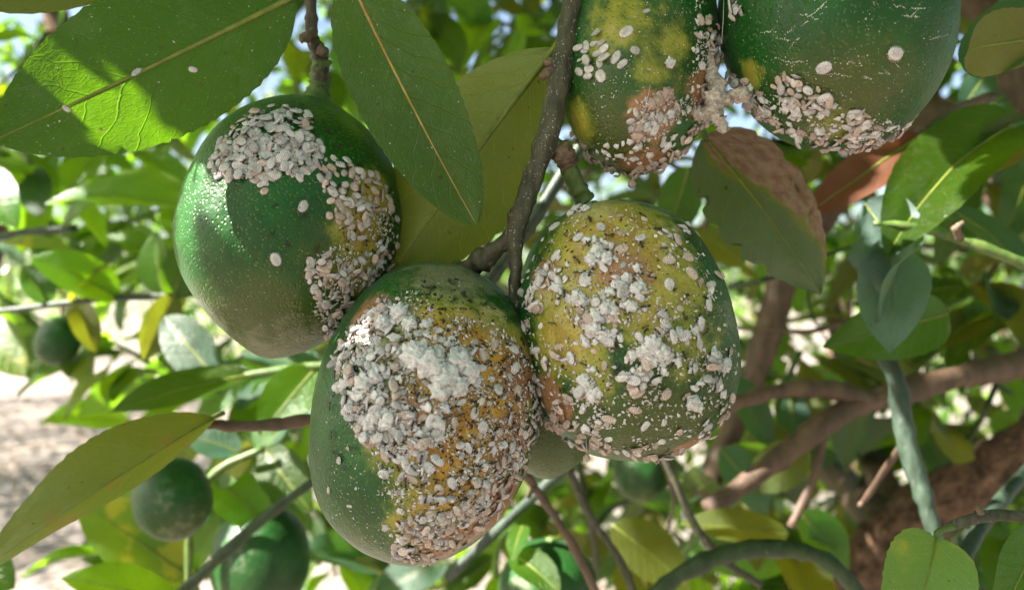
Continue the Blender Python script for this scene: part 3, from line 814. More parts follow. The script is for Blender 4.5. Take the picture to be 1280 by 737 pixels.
shoot('upper_shoot', 'leaves behind the upper right lemon, some blue-grey with glossy light',
      ([(1290, 160, .45), (1240, 130, .45), (1190, 160, .45), (1150, 210, .45)], [5, 5, 5, 4], 'shoot'),
      [((1255, 120, .45), (1180, 178, .44), 60, (.1, -.7, .6), 'leaf_blue', dict(fold=.2, droop=.1, seed=66)),
       ((1240, 100, .46), (1195, 20, .46), 56, (.3, -.8, .3), 'leaf_olive', dict(fold=.2, droop=.1, seed=67)),
       ((1235, 90, .44), (1200, 140, .43), 40, (.1, -.7, .6), 'leaf_blue', dict(fold=.2, droop=.1, seed=68)),
       ((1290, 200, .5), (1250, 300, .48), 70, (.3, -.8, .4), 'leaf_dark', dict(fold=.2, droop=.1, seed=69)),
       ((1210, 190, .5), (1170, 330, .5), 60, (.3, -.8, .4), 'leaf_dark', dict(fold=.2, droop=.1, seed=70)),
       ((860, 210, .42), (830, 300, .42), 60, (.3, -.8, .4), 'leaf_dark', dict(fold=.2, droop=.1, seed=71)),
       ((930, 330, .5), (870, 290, .5), 56, (.3, -.8, .4), 'leaf_olive', dict(fold=.2, droop=.1, seed=72))])

# ------------------------------------------------------------------ the trees
# leaf templates: unit length along +Y, facing +Z, shared by all copies
TEMPL = {}
for mat in ('leaf_dark', 'leaf_mid', 'leaf_blue', 'leaf_olive', 'leaf_yellow'):
    TEMPL[mat] = []
    for k in range(4):
        mb = MB()
        leaf_geo(mb, (0, 0, 0), (0, 1, -.08 - .08 * k), .42 + .03 * k, (0, 0, 1), fold=.12 + .09 * k, droop=.05 + .06 * k, twist=(k - 1.5) * .35, nl=12, nw=6, serr=.02, wav=.07, ribr=.007, seed=80 + k, petiole=.08)
        o = mb.build('leaf', [M[mat], M['rib']], None, Vector((0, 0, 0)))
        TEMPL[mat].append(o.data)
        bpy.data.objects.remove(o)


def leaf_matrix(p, d, n, size):
    d = Vector(d).normalized()
    n = Vector(n)
    n = n - d * n.dot(d)
    n = n.normalized() if n.length > 1e-4 else d.orthogonal().normalized()
    x = d.cross(n)
    m = Matrix((x, d, n)).transposed().to_4x4()
    return Matrix.Translation(p) @ m @ Matrix.Diagonal((size, size, size, 1))


def add_leaf(parent_obj, parent_world, p, d, n, size, mat):
    o = bpy.data.objects.new('leaf', R.choice(TEMPL[mat]))
    COL.objects.link(o)
    o.parent = parent_obj
    m = leaf_matrix(p, d, n, size)
    m.translation = p - parent_world
    o.matrix_basis = m
    return o


def rndv(a=1.0):
    return Vector((R.gauss(0, a), R.gauss(0, a), R.gauss(0, a)))


MIX_L = ['leaf_mid'] * 5 + ['leaf_dark'] * 3 + ['leaf_yellow'] * 1 + ['leaf_blue'] * 1
MIX_R = ['leaf_dark'] * 4 + ['leaf_olive'] * 4 + ['leaf_mid'] * 3 + ['leaf_blue'] * 2


def spray(tree, a, b, nleaf, size, mats, rad=.003):
    """a leafy side twig of the tree: twig is a part, its leaves sub-parts"""
    A, B = W(*a), W(*b)
    L = (B - A).length
    mid = (A + B) / 2 + rndv(.06 * L)
    P = smoothpath([A, mid, B], 5)
    mb = MB(); mb.tube(P, lerpl([rad, rad * .5], len(P)), 6)
    t = mb.build('twig', M['shoot'], tree)
    tw_world = tree.location
    for k in range(nleaf):
        f = (k + .5 * R.random() + .3) / nleaf
        p = P[min(int(f * (len(P) - 1)), len(P) - 1)]
        fwd = (B - A).normalized()
        side = fwd.cross(Vector((0, 0, 1)))
        side = side.normalized() if side.length > .05 else Vector((1, 0, 0))
        d = fwd * R.uniform(.2, 1) + side * R.choice((-1, 1)) * R.uniform(.4, 1.2) + Vector((0, 0, R.uniform(-.9, .25)))
        n = Vector((0, -.35, .8)) + rndv(.35)
        add_leaf(t, tw_world, p + d.normalized() * .008, d, n, size * R.uniform(.7, 1.25), R.choice(mats))
    return t


# own tree: the thick trunk at lower right
trunk_base = Vector((.12, .78, 0))
tree = empty('lemon_tree', trunk_base, 'lemon tree with the thick leaning brown trunk at the lower right', 'tree')
tp = [trunk_base + Vector((0, 0, -.05)), Vector((.14, .76, .5)), W(985, 800, .70), W(1075, 712, .66), W(1170, 628, .62), W(1290, 555, .58), W(1420, 460, .56), W(1500, 250, .6), W(1480, -100, .7)]
P = smoothpath(tp, 30)
mb = MB(); mb.tube(P, lerpl([.05, .036, 40 / F * .70, 37 / F * .66, 34 / F * .62, 33 / F * .58, 32 / F * .56, .02, .016], len(P)), 30, bump=.22)
mb.build('trunk', M['bark'], tree)
for pts, rad in (([(1080, 706, .67), (1115, 640, .74), (1095, 585, .80), (1070, 520, .9), (1040, 380, 1.0)], [.017, .016, .014, .012, .01]),
                 ([(1420, 460, .56), (1250, 60, .7), (1000, -220, .8), (700, -420, .8), (300, -560, .75)], [.022, .02, .017, .013, .01]),
                 ([(1400, 440, .57), (1290, 300, .9), (1180, 150, 1.1), (1060, -100, 1.2)], [.02, .016, .013, .01]),
                 ([(1120, 670, .68), (1000, 560, 1.0), (760, 420, 1.25), (560, 250, 1.3), (420, -60, 1.2)], [.02, .015, .012, .01, .007])):
    P = smoothpath([W(*p) for p in pts], 8)
    mb = MB(); mb.tube(P, lerpl(rad, len(P)), 10, bump=.15)
    mb.build('limb', M['bark_red'], tree)

SP_R = [((1180, 330, .8), (960, 300, .75)), ((1240, 420, .85), (1060, 400, .8)), ((1280, 250, .9), (1180, 420, .85)), ((1000, 560, .9), (930, 430, .85)), ((1100, 600, .9), (980, 690, .85)),
        ((960, 640, .8), (840, 580, .75)), ((880, 720, .8), (760, 690, .75)), ((1250, 560, .8), (1130, 520, .75)), ((1290, 700, .8), (1200, 600, .8)), ((900, 330, 1.0), (820, 240, .95)),
        ((1040, 300, 1.0), (930, 200, .95)), ((1280, 120, .9), (1160, 60, .8)), ((1290, 30, .8), (1200, -20, .8)), ((700, 640, .8), (620, 720, .7)), ((1000, 480, 1.1), (860, 430, 1.1)),
        ((560, 760, .6), (470, 690, .6)), ((780, 620, 1.0), (700, 560, 1.0)), ((1200, 470, 1.2), (1040, 440, 1.2)), ((1050, 740, .7), (930, 720, .7)), ((760, 330, .9), (640, 240, .8)), ((1290, 380, .6), (1200, 340, .55)), ((1240, 240, .65), (1170, 180, .6)), ((1000, 440, .7), (940, 520, .65)), ((860, 620, .6), (930, 570, .58)), ((1290, 600, .7), (1240, 540, .7)), ((1180, 540, .6), (1110, 470, .6)), ((1010, 700, .6), (950, 640, .58)), ((740, 720, .6), (680, 660, .6)), ((1010, 240, .6), (920, 165, .58)), ((1080, 230, .75), (990, 190, .7)), ((960, 260, .8), (880, 200, .8))]
for a, b in SP_R:
    spray(tree, a, b, 9, .072, MIX_R)
# bare twigs tangled behind the fruit
for k in range(34):
    d0 = R.uniform(.5, 1.0)
    x0, y0 = R.uniform(720, 1290), R.uniform(180, 740)
    an = R.uniform(0, 6.28)
    pts = [(x0, y0, d0)]
    for i in range(4):
        an += R.gauss(0, .35)
        x0 += math.cos(an) * R.uniform(30, 70); y0 += math.sin(an) * R.uniform(30, 70)
        pts.append((x0, y0, d0 + R.gauss(0, .03)))
    r0 = R.uniform(2.2, 5)
    stem(tree, pts, [r0, r0 * .9, r0 * .8, r0 * .65, r0 * .4], R.choice(['bark_red', 'twig_dark', 'shoot_dark']), 'bare_twig', 7, .35, 4)
SP_T = [((760, 60, .75), (600, 20, .7)), ((640, 130, .8), (520, 60, .75)), ((580, -30, .7), (500, 60, .65)), ((680, 10, 1.0), (560, 110, 1.0)), ((420, -40, .9), (300, 40, .8)), ((520, 10, 1.0), (400, 130, 1.0))]
for a, b in SP_T:
    spray(tree, a, b, 8, .07, MIX_L)

# neighbour tree at the left: its twigs hang over the bright ground
nb = empty('lemon_tree', Vector((-1.55, 2.1, 0)), 'neighbouring lemon tree behind the left lemon with bright backlit leaves', 'tree')
P = smoothpath([Vector((-1.55, 2.1, -.05)), Vector((-1.5, 2.1, .6)), W(-20, 330, 1.95), W(75, 140, 1.9), W(60, -50, 1.9)], 8)
mb = MB(); mb.tube(P, lerpl([.05, .045, .035, .03, .025], len(P)), 14, bump=.15)
mb.build('trunk', M['bark'], nb)
SP_L = [((60, 230, 1.0), (180, 190, .8)), ((230, 240, 1.0), (120, 280, .9)), ((20, 260, .9), (120, 330, .85)), ((260, 330, 1.0), (170, 350, .95)), ((-20, 350, .9), (60, 420, .9)), ((200, 130, 1.1), (280, 220, 1.0)),
        ((40, 200, 1.2), (-10, 300, 1.1)), ((300, 480, .7), (220, 420, .7)), ((400, 520, .7), (320, 420, .65)), ((360, 560, .7), (280, 640, .65)), ((380, 620, .8), (420, 720, .75)), ((140, 60, 1.2), (30, 130, 1.1)),
        ((260, 720, .6), (160, 690, .55)), ((240, 150, 1.4), (120, 200, 1.3)), ((420, 480, .9), (340, 640, .9)), ((20, 330, 1.3), (150, 300, 1.2)), ((330, 200, 1.3), (240, 120, 1.2)), ((210, 470, .7), (120, 420, .68)), ((-30, 180, .7), (60, 250, .65)), ((250, 560, .8), (150, 520, .8)), ((420, 420, .6), (360, 470, .6)), ((300, 300, .9), (200, 310, .8)), ((120, 140, .9), (20, 220, .85)), ((60, 40, .8), (-20, 120, .8)), ((330, 30, .9), (420, 100, .9))]
for a, b in SP_L:
    spray(nb, a, b, 9, .07, MIX_L)


# joined far foliage (numpy): small folded leaves
def foliage(name, parent, centers, size, mats, mi_p, updir=.8):
    n = len(centers)
    d = NR.normal(size=(n, 3)); d[:, 2] -= .5
    d /= np.linalg.norm(d, axis=1)[:, None]
    nn = NR.normal(size=(n, 3)) * .6; nn[:, 2] += updir
    nn -= d * (nn * d).sum(1)[:, None]
    nn /= np.linalg.norm(nn, axis=1)[:, None]
    x = np.cross(d, nn)
    L = (size * NR.uniform(.65, 1.25, n))[:, None]
    w = L * NR.uniform(.18, .26, n)[:, None]
    c = centers
    rows = [c, c + d * L * .33 + x * w + nn * w * .3, c + d * L * .36, c + d * L * .33 - x * w + nn * w * .3,
            c + d * L * .7 + x * w * .75 - nn * L * .03, c + d * L * .7 - nn * L * .06, c + d * L * .7 - x * w * .75 - nn * L * .03, c + d * L - nn * L * .16]
    V = np.stack(rows, 1).reshape(-1, 3)
    base = np.arange(n)[:, None, None] * 8
    T = np.array([(0, 1, 2), (0, 2, 3), (1, 4, 2), (4, 5, 2), (2, 5, 6), (2, 6, 3), (4, 7, 5), (5, 7, 6)])[None, :, ::-1]
    Fq = (base + T).reshape(-1, 3)
    mi = np.repeat(NR.choice(len(mats), n, p=mi_p), 8)
    o = big_mesh(name, V, Fq, [M[m] for m in mats], parent, mi)
    o['kind'] = 'stuff'
    return o


def crown_points(c, r, n, clumps=60, cl_r=.28, seed=0):
    rg = np.random.default_rng(seed)
    dirs = rg.normal(size=(clumps, 3)); dirs /= np.linalg.norm(dirs, axis=1)[:, None]
    cc = dirs * (rg.uniform(.45, 1, clumps) ** .5)[:, None] * np.array(r) + np.array(c)
    k = rg.integers(0, clumps, n)
    p = cc[k] + rg.normal(size=(n, 3)) * cl_r
    return p[p[:, 2] > .25]


FM = ['leaf_mid', 'leaf_dark', 'leaf_blue', 'leaf_yellow']
fp = [.5, .3, .1, .1]
orch = [((-2.3, 8.3), 1.4, 2.6), ((-.6, 4.3), 1.15, 2.3), ((1.7, 4.0), 1.15, 2.0), ((.9, 7.8), 1.5, 2.4), ((4.6, 7.5), 1.5, 2.4), ((-12, 13), 1.7, 2.9), ((-2.2, 11.5), 1.8, 3.0),
        ((7.2, 11), 1.9, 3.0), ((-9.5, 17), 2.1, 3.3), ((-4.3, 19), 2.2, 3.4), ((1, 18), 2.1, 3.3), ((-13, 15), 2, 3.2), ((-15, 24), 2.4, 3.6), ((-8.5, 27), 2.4, 3.6), ((6, 20), 2.2, 3.3),
        ((-1.9, -3.3), 1.8, 4.2), ((1.2, -3.1), 1.9, 4.4), ((3.6, -1.4), 1.8, 4.2), ((-4.6, .4), 1.4, 3.0), ((4.4, 1.8), 1.4, 3.0), ((-4.5, 4.6), 1.3, 3.6), ((-6.0, 6.3), 1.4, 3.8), ((-7.9, 8.4), 1.4, 3.7)]
for i, ((x, y), r, h) in enumerate(orch):
    lab, grp = ('bushy green lemon tree standing farther back in the sunny orchard', 'orchard trees in the distance') if y > 3 else ('unseen lemon tree added around the viewer to block part of the sky light', 'added trees that block sky light')  # the near trees stay unseen, added to cut the sky fill
    t = empty('lemon_tree', Vector((x, y, 0)), lab, 'tree', grp)
    mb = MB()
    P = smoothpath([Vector((x, y, -.05)), Vector((x + .04, y, .4)), Vector((x - .05, y + .05, h * .5)), Vector((x, y, h * .8))], 5)
    mb.tube(P, lerpl([.09, .075, .06, .03], len(P)), 10, bump=.15)
    mb.build('trunk', M['bark'], t)
    n = 7000 if -8 < x < -4 and 4 < y < 9 else 1700 if (x > -1 and 3 < y < 9) else 6000 if y < -1 else int(2600 if y > 9 or y < 1 else 4200)  # left trees get dense crowns so their shadow covers the ground
    pts = crown_points((x, y, h * .58), (r, r, h * .42), n, 70, .16 * r, seed=i)
    foliage('foliage', t, pts, .11 if y > 9 else .085, FM, fp)

# foliage of the neighbour tree and of the own tree (crown overhead, outside the view, shades the fruit)
pts = crown_points((-1.2, 2.3, 2.15), (1.0, .9, .8), 3800, 60, .2, 77)
pts = pts[(pts[:, 2] > 1.42)]
foliage('foliage', nb, pts, .075, FM, fp)
pts = crown_points((.75, 1.75, 1.45), (1.25, .75, 1.1), 6500, 150, .10, 78)
pts = pts[pts[:, 1] > 1.0]
foliage('foliage', tree, pts, .075, ['leaf_dark', 'leaf_olive', 'leaf_mid', 'leaf_blue'], [.4, .25, .25, .1])


# overhead crown: leaves placed above the view so that the cluster stands in their shade, with gaps where sun flecks fall
def overhead():
    lit = []
    bv = bvh_of(LA)
    for px, py in ((118, 128), (135, 140), (150, 150), (165, 158), (180, 160), (145, 135), (160, 145)):
        h = bv.ray_cast(CAM, raydir(px, py))[0]
        if h is not None: lit.append((h, .004))
    f1 = FR[1][1]
    for px, py in ((236, 232), (232, 250), (229, 268), (228, 285), (229, 302), (232, 320), (236, 338), (242, 355), (249, 370), (258, 385), (268, 398)):
        h = f1.ray_cast(CAM, raydir(px, py))[0]
        if h is not None: lit.append((h, .002))
    for k, px, py in ((12, 300, 690), (12, 318, 705), (12, 308, 675), (14, 672, 690), (14, 690, 720), (14, 650, 700)):
        h = FR[k][1].ray_cast(CAM, raydir(px, py))[0]
        if h is not None: lit.append((h, .008))
    for (px, py, d) in ((1135, 620, .328), (1158, 630, .328), (655, 630, .408), (590, 690, .418), (1160, 260, .31), (1180, 235, .32), (1145, 290, .31), (160, 400, .5), (70, 345, .51)):
        lit.append((W(px, py, d), .012))
    shade = []
    for k in (1, 2, 3, 4, 5, 6, 10, 12, 14):
        o = FR[k][0]
        me = o.data
        for v in list(me.vertices)[::11 if k in (2, 3) else 37]:
            if v.normal.dot(SUN) > .02: shade.append(o.location + v.co + v.normal * .002)
    for o in list(tl.children) + list(tw.children) + list(le.children) + list(ld.children) + list(lf.children) + list(lg.children) + list(ll.children) + list(lm.children) + list(li.children) + list(arch.children) + list(slant.children) + [x for x in lh.children if x.name.startswith('leaf')]:
        for v in list(o.data.vertices)[::4]: shade.append(o.parent.location + v.co)
    R.shuffle(shade)
    placed = []                                             # (center, dir, normal, size)
    u = SUN.orthogonal().normalized(); v_ = SUN.cross(u)

    def rel(p, q):
        w = q - p
        t = w.dot(SUN)
        w = w - SUN * t
        return t, w.length

    def out_of_view(c, m=.045):
        if c.y < .02: return True
        x, y = PX(c)
        mp = m / c.y * F
        return y < -mp - 4 or x < -mp or x > 1280 + mp
    fails = []

    def covers(leaf, q, grow=0.0):
        """does this leaf stand between point q and the sun"""
        c, d, n, sz = leaf
        w = c - q
        if w.dot(SUN) <= 0: return False
        w = w - SUN * w.dot(SUN)
        dl = d - SUN * d.dot(SUN)
        k = max(dl.length, .05)
        a_ = w.dot(dl) / k
        b_ = w - dl * (a_ / k)
        return (a_ / (.50 * sz * k + grow)) ** 2 + (b_.length / ((.20 if grow <= 0 else .26) * sz + grow)) ** 2 < 1
    for s in shade:
        if any(covers(c, s, -.0015) for c in placed): continue
        if any(dd < rr + .001 for (l, rr) in lit for t, dd in [rel(s, l)]): continue
        for tr in range(300):
            sz = R.uniform(.06, .085) if tr < 40 else R.uniform(.018, .05)
            t = R.uniform(.10, .5)
            d = rndv(1); d = d - SUN * d.dot(SUN) * .85; d.normalize()
            c = s + SUN * t + d * R.uniform(-.35, .35) * sz
            if not out_of_view(c, sz * .5): continue
            lf_ = (c, d, SUN + rndv(.15), sz)
            if any(covers(lf_, l, rr + .0008) for (l, rr) in lit): continue
            placed.append(lf_)
            break
        else:
            fails.append(s)
    # general crown
    for k in range(3000):
        c = Vector((R.uniform(-2.0, 1.7), R.uniform(-.1, 2.3), 1.3 + R.uniform(.22, 1.3)))
        if noise.noise(c * 3.2) < -.12: continue
        if not out_of_view(c, .06): continue
        if c.y < .3 and c.z < 1.30 + .5 - c.y: continue
        lf_ = (c, rndv(1).normalized(), Vector((0, 0, 1)) + rndv(.4), R.uniform(.055, .085))
        if any(covers(lf_, l, rr + .008) for (l, rr) in lit): continue
        placed.append(lf_)
    # thick unseen outer crown, added to shade the right background, cheap leaves
    q = NR.uniform((-1.15, -.05, 1.72), (2.2, 2.6, 2.9), size=(42000, 3))
    ok = np.ones(len(q), dtype=bool)
    yy = np.maximum(q[:, 1], .02)
    ok &= (368.5 - (q[:, 2] - CAM.z) / yy * F) < -(.1 / yy * F)
    cl = np.array([noise.noise(Vector(p) * 2.3) for p in q])
    ok &= cl > -.18
    sn = np.array(SUN[:])
    for l, rr in lit:
        w = q - np.array(l[:])
        t = w @ sn
        dd = np.linalg.norm(w - t[:, None] * sn, axis=1)
        ok &= ~((t > 0) & (dd < rr + .08))
    foliage('shade_crown', tree, q[ok], .07, ['leaf_dark', 'leaf_mid', 'leaf_olive'], [.4, .4, .2])
    mats = ['leaf_dark', 'leaf_mid', 'leaf_olive']
    Vs, Fs, ms, k = [], [], [], 0
    for m in mats:
        pass
    tv = []
    for me in TEMPL['leaf_mid']:
        vv = np.array([v.co[:] for v in me.vertices]); ff = [tuple(p.vertices) for p in me.polygons if len(p.vertices) == 4]
        tv.append((vv, np.array(ff)))
    for (c, d, n, s) in placed:
        vv, ff = R.choice(tv)
        mtx = np.array(leaf_matrix(c - Vector(d).normalized() * s * .45, d, n, s))
        Vs.append(vv @ mtx[:3, :3].T + mtx[:3, 3]); Fs.append(ff + k); k += len(vv)
        ms.append(np.full(len(ff), R.randrange(3)))
    o = big_mesh('crown', np.concatenate(Vs), np.concatenate(Fs), [M[m] for m in mats], tree, np.concatenate(ms))
    o['kind'] = 'stuff'


overhead()

# ------------------------------------------------------------------ mealybugs
def bug_mesh(k):
    """oval mealybug 1 unit long: cross grooves between the segments, short wax filaments round the rim; 'seg' is 1 on the waxy bands"""
    rg = random.Random(300 + k)
    mb = MB()
    ns, nr = 22, 12
    wd, ht = rg.uniform(.26, .32), rg.uniform(.13, .18)
    V, Fc, seg = [], [], []
    for i in range(ns + 1):
        s = i / ns
        e = max(1 - abs(2 * s - 1) ** 2.2, 0) ** .5
        e = max(e, .05)
        gr = i % 3 == 0
        x = s - .5
        for j in range(nr):
            a = math.pi * 2 * j / nr
            c_, s_ = math.cos(a), math.sin(a)
            z = ht * e * (abs(s_) ** .8 * (1 if s_ > 0 else -.3)) * ((.92 if gr else 1.0) if s_ > 0 else 1)
            w = wd * e * c_ * (.93 if gr else 1.0)
            j_ = .016 * noise.noise(Vector((x * 9, c_ * 3, k * 5.0)))
            V.append((x + j_, w + j_, z + .03 + rg.uniform(-.01, .01)))
            seg.append((.15 if gr else 1.0) * (1 if s_ > -.2 else .4) * rg.uniform(.8, 1))
    for i in range(ns):
        for j in range(nr):
            q = (j + 1) % nr
            Fc.append((i * nr + j, (i + 1) * nr + j, (i + 1) * nr + q, i * nr + q))
    Fc.append(tuple(range(nr))); Fc.append(tuple(reversed([ns * nr + j for j in range(nr)])))
    mb.add(V, Fc)
    for i in range(1, ns, 2):
        s = i / ns
        e = max(1 - abs(2 * s - 1) ** 2.2, 0) ** .5
        for sd in (-1, 1):
            y = wd * e * .93 * sd; x = s - .5
            ln = rg.uniform(.05, .11) * (1.6 if s > .85 else 1)
            tip = (x + (s - .5) * ln * 1.4, y + sd * ln, .02)
            mb.add([(x - .02, y, .0), (x + .02, y, .0), (x, y, .06), tip], [(0, 1, 3), (1, 2, 3), (2, 0, 3)])
            seg += [1] * 4
    for q in range(34):                                      # fine wax fringe and tufts
        a = rg.uniform(0, 6.283)
        e = rg.uniform(.75, 1.0)
        x, y = .5 * e * math.cos(a), wd * e * math.sin(a)
        z = .02 + ht * (1 - e) * 1.6
        ln = rg.uniform(.06, .20)
        tip = (x + math.cos(a) * ln, y + math.sin(a) * ln * .8, z + rg.uniform(-.03, .06))
        g = .014
        mb.add([(x - g, y, z), (x + g, y + g, z), (x, y, z + g * 2), tip], [(0, 1, 3), (1, 2, 3), (2, 0, 3)])
        seg += [1] * 4
    for q in range(rg.randrange(10, 22)):                      # loose wax grains on the back
        x, y = rg.uniform(-.38, .38), rg.uniform(-.18, .18)
        z = ht * (1 - (2 * x) ** 2) ** .5 * (1 - (y / wd) ** 2) ** .5 + .03
        g = rg.uniform(.03, .09)
        mb.add([(x - g, y, z), (x + g, y + g * .4, z), (x, y - g, z + .01), (x, y, z + g * 1.2)], [(0, 2, 3), (2, 1, 3), (1, 0, 3)])
        seg += [1] * 4
    o = mb.build('mealybug', [M['wax_bug_pink' if k % 2 else 'wax_bug']], None, Vector((0, 0, 0)))
    me = o.data
    me.attributes.new('seg', 'FLOAT', 'POINT').data.foreach_set('value', seg)
    bpy.data.objects.remove(o)
    return me


BUGS = [bug_mesh(k) for k in range(6)]


def inpoly(x, y, P):
    c = False
    j = len(P) - 1
    for i in range(len(P)):
        if (P[i][1] > y) != (P[j][1] > y) and x < (P[j][0] - P[i][0]) * (y - P[i][1]) / (P[j][1] - P[i][1]) + P[i][0]: c = not c
        j = i
    return c


def poly_samples(P, n, mind, tries=60):
    xs = [p[0] for p in P]; ys = [p[1] for p in P]
    out = []
    for k in range(n * tries):
        if len(out) >= n: break
        x, y = R.uniform(min(xs), max(xs)), R.uniform(min(ys), max(ys))
        if not inpoly(x, y, P): continue
        if any((x - a) ** 2 + (y - b) ** 2 < mind * mind for a, b in out): continue
        out.append((x, y))
    return out


def line_samples(L, n, spread):
    seg = [math.dist(L[i], L[i + 1]) for i in range(len(L) - 1)]
    T = sum(seg)
    out = []
    for k in range(n):
        t = R.random() * T
        i = 0
        while i < len(seg) - 1 and t > seg[i]: t -= seg[i]; i += 1
        f = t / seg[i]
        out.append((L[i][0] + (L[i + 1][0] - L[i][0]) * f + R.gauss(0, spread), L[i][1] + (L[i + 1][1] - L[i][1]) * f + R.gauss(0, spread)))
    return out


def on_fruit(k, px, py):
    o, b = FR[k]
    h, n, _, _ = b.ray_cast(CAM, raydir(px, py))
    if h is None:                                           # just past the outline: the nearest point of the rim
        h, n, _, dd = b.find_nearest(W(px, py, o.location.y))
        if h is None or dd > .004: return None
    if n.dot(o.location - h) > 0: n = -n
    return h, n


PLACED = []        # (priority size, matrix, mesh, label, group, name)


def bug_matrix(h, n, size, lift=0.0, tilt=.25, ang=None):
    n = (n + rndv(tilt)).normalized()
    t = n.orthogonal().normalized()
    t = Matrix.Rotation(R.uniform(0, 6.283) if ang is None else ang, 3, n) @ t
    m = Matrix((t, n.cross(t), n)).transposed().to_4x4()
    return Matrix.Translation(h + n * lift) @ m @ Matrix.Diagonal((size, size * R.uniform(.95, 1.35), size * R.uniform(.85, 1.1), 1))


def cluster(k, pts, size, label, group, layers=0, tilt=.25, pink=.4):
    for x, y in pts:
        r = on_fruit(k, x, y)
        if r is None: continue
        s = R.choice((R.uniform(*size), R.uniform(size[0], size[1]) * 1.08, R.uniform(size[0] * .4, size[0]))) * .00086
        lift = R.choice([0] + [i * .35 * s for i in range(layers + 1)])
        me = BUGS[R.choice((1, 3, 5) if R.random() < pink else (0, 2, 4))]
        PLACED.append([s, bug_matrix(r[0], r[1], s, lift, tilt + .12 * layers), me, label, group])


G1, G2, G3, G4, G5 = ['mealybugs on the ' + s for s in ('left lemon', 'lowest lemon', 'freckled lemon', 'mottled lemon behind the twig', 'big upper right lemon')]
top1 = [(262, 205), (272, 178), (300, 150), (340, 134), (385, 138), (390, 165), (404, 182), (402, 205), (375, 224), (352, 214), (330, 232), (316, 224), (290, 222), (272, 220)]
LB1 = 'pale mealybug packed in the heap on top of the left lemon'
cluster(1, poly_samples(top1, 210, 5), (2.6, 3.9), LB1, G1, 1, .15, .12)
cluster(1, poly_samples([(320, 218), (335, 218), (332, 240), (320, 240)], 4, 6), (2.6, 3.2), LB1, G1)
LB2 = 'pale mealybug in the trail down the right side of the left lemon'
cluster(1, poly_samples([(392, 188), (430, 198), (470, 218), (492, 240), (496, 275), (480, 280), (468, 258), (440, 256), (424, 270), (410, 250), (400, 225)], 62, 8.5), (2.8, 4.0), LB2, G1, 0, .3)
cluster(1, poly_samples([(410, 268), (445, 245), (466, 262), (448, 300), (425, 300)], 22, 8), (2.6, 3.6), LB2, G1, 1, .3)
cluster(1, poly_samples([(384, 325), (410, 318), (440, 328), (468, 322), (480, 296), (499, 310), (499, 350), (470, 372), (440, 392), (424, 432), (404, 424), (400, 380), (388, 362)], 130, 6.5), (2.3, 3.6), LB2, G1, 1, .35, .7)
for (x, y, lab) in ((379, 258, 'lone white mealybug high on the bare green face of the left lemon'), (345, 324, 'lone white mealybug at mid height on the bare face of the left lemon')):
    cluster(1, [(x, y)], (3.6, 4.0), lab, None, 0, .05, 0)
# lowest lemon
LB3 = 'grey mealybug crowded on the yellow face of the lowest lemon'
body2 = [(408, 452), (440, 405), (475, 372), (520, 362), (560, 395), (600, 400), (640, 420), (668, 460), (674, 520), (662, 570), (634, 622), (592, 670), (540, 700), (490, 694), (505, 650), (480, 600), (462, 560), (430, 520), (438, 480)]
cluster(2, poly_samples(body2, 210, 10), (2.2, 4.2), LB3, G2, 0, .3, .35)
cluster(2, poly_samples([(426, 500), (440, 465), (480, 435), (530, 430), (520, 470), (505, 500), (530, 560), (490, 570), (450, 545)], 150, 6), (2.4, 4.0), LB3, G2, 2, .4, .3)
cluster(2, poly_samples([(412, 455), (445, 405), (480, 372), (500, 390), (470, 430), (440, 470)], 95, 5.5), (2.2, 3.6), LB3, G2, 1, .4, .3)
LB4 = 'pinkish mealybug in the crust along the lower right side of the lowest lemon'
cluster(2, poly_samples([(676, 500), (664, 570), (634, 622), (592, 672), (540, 704), (490, 698), (500, 650), (560, 640), (610, 600), (645, 540)], 220, 6), (2.2, 3.6), LB4, G2, 1, .45, .75)
cluster(2, [(435, 560), (411, 612), (437, 632), (477, 683), (424, 575), (445, 610)], (1.6, 2.6), 'small mealybug on the bare green lower left side of the lowest lemon', G2)
# freckled lemon
LB5 = 'whitish mealybug scattered over the face of the freckled lemon'
body3 = [(680, 290), (730, 262), (800, 270), (860, 310), (905, 380), (922, 440), (910, 510), (870, 560), (780, 560), (700, 520), (660, 430), (658, 350)]
cluster(3, poly_samples(body3, 75, 20), (2.4, 4.4), LB5, G3, 0, .25, .35)
LB6 = 'whitish mealybug in a clump on the freckled lemon'
for (x, y, n, rr) in ((748, 318, 8, 14), (778, 360, 8, 18), (745, 395, 14, 20), (765, 415, 8, 16), (808, 438, 16, 20), (800, 470, 16, 20), (690, 345, 16, 20), (668, 375, 14, 14), (845, 300, 4, 8), (895, 450, 7, 9), (890, 480, 8, 10), (730, 490, 7, 12), (862, 500, 4, 7), (700, 440, 8, 16), (860, 420, 10, 16), (885, 350, 8, 14), (830, 400, 6, 10)):
    cluster(3, [(x + R.gauss(0, rr * .55), y + R.gauss(0, rr * .55)) for _ in range(n)], (2.6, 4.2), LB6, G3, 1, .4, .35)
LB7 = 'pinkish mealybug in the crust along the underside of the freckled lemon'
cluster(3, line_samples([(672, 490), (690, 525), (720, 548), (770, 562), (830, 572), (870, 560), (900, 530), (918, 490)], 90, 5), (2.4, 3.8), LB7, G3, 1, .5, .8)
cluster(3, line_samples([(700, 495), (730, 530), (745, 545)], 16, 6), (2.6, 4), LB7, G3, 1, .5, .8)
cluster(3, line_samples([(655, 350), (652, 400), (665, 460), (675, 500)], 34, 5), (2.4, 3.6), LB7, G3, 1, .5, .5)
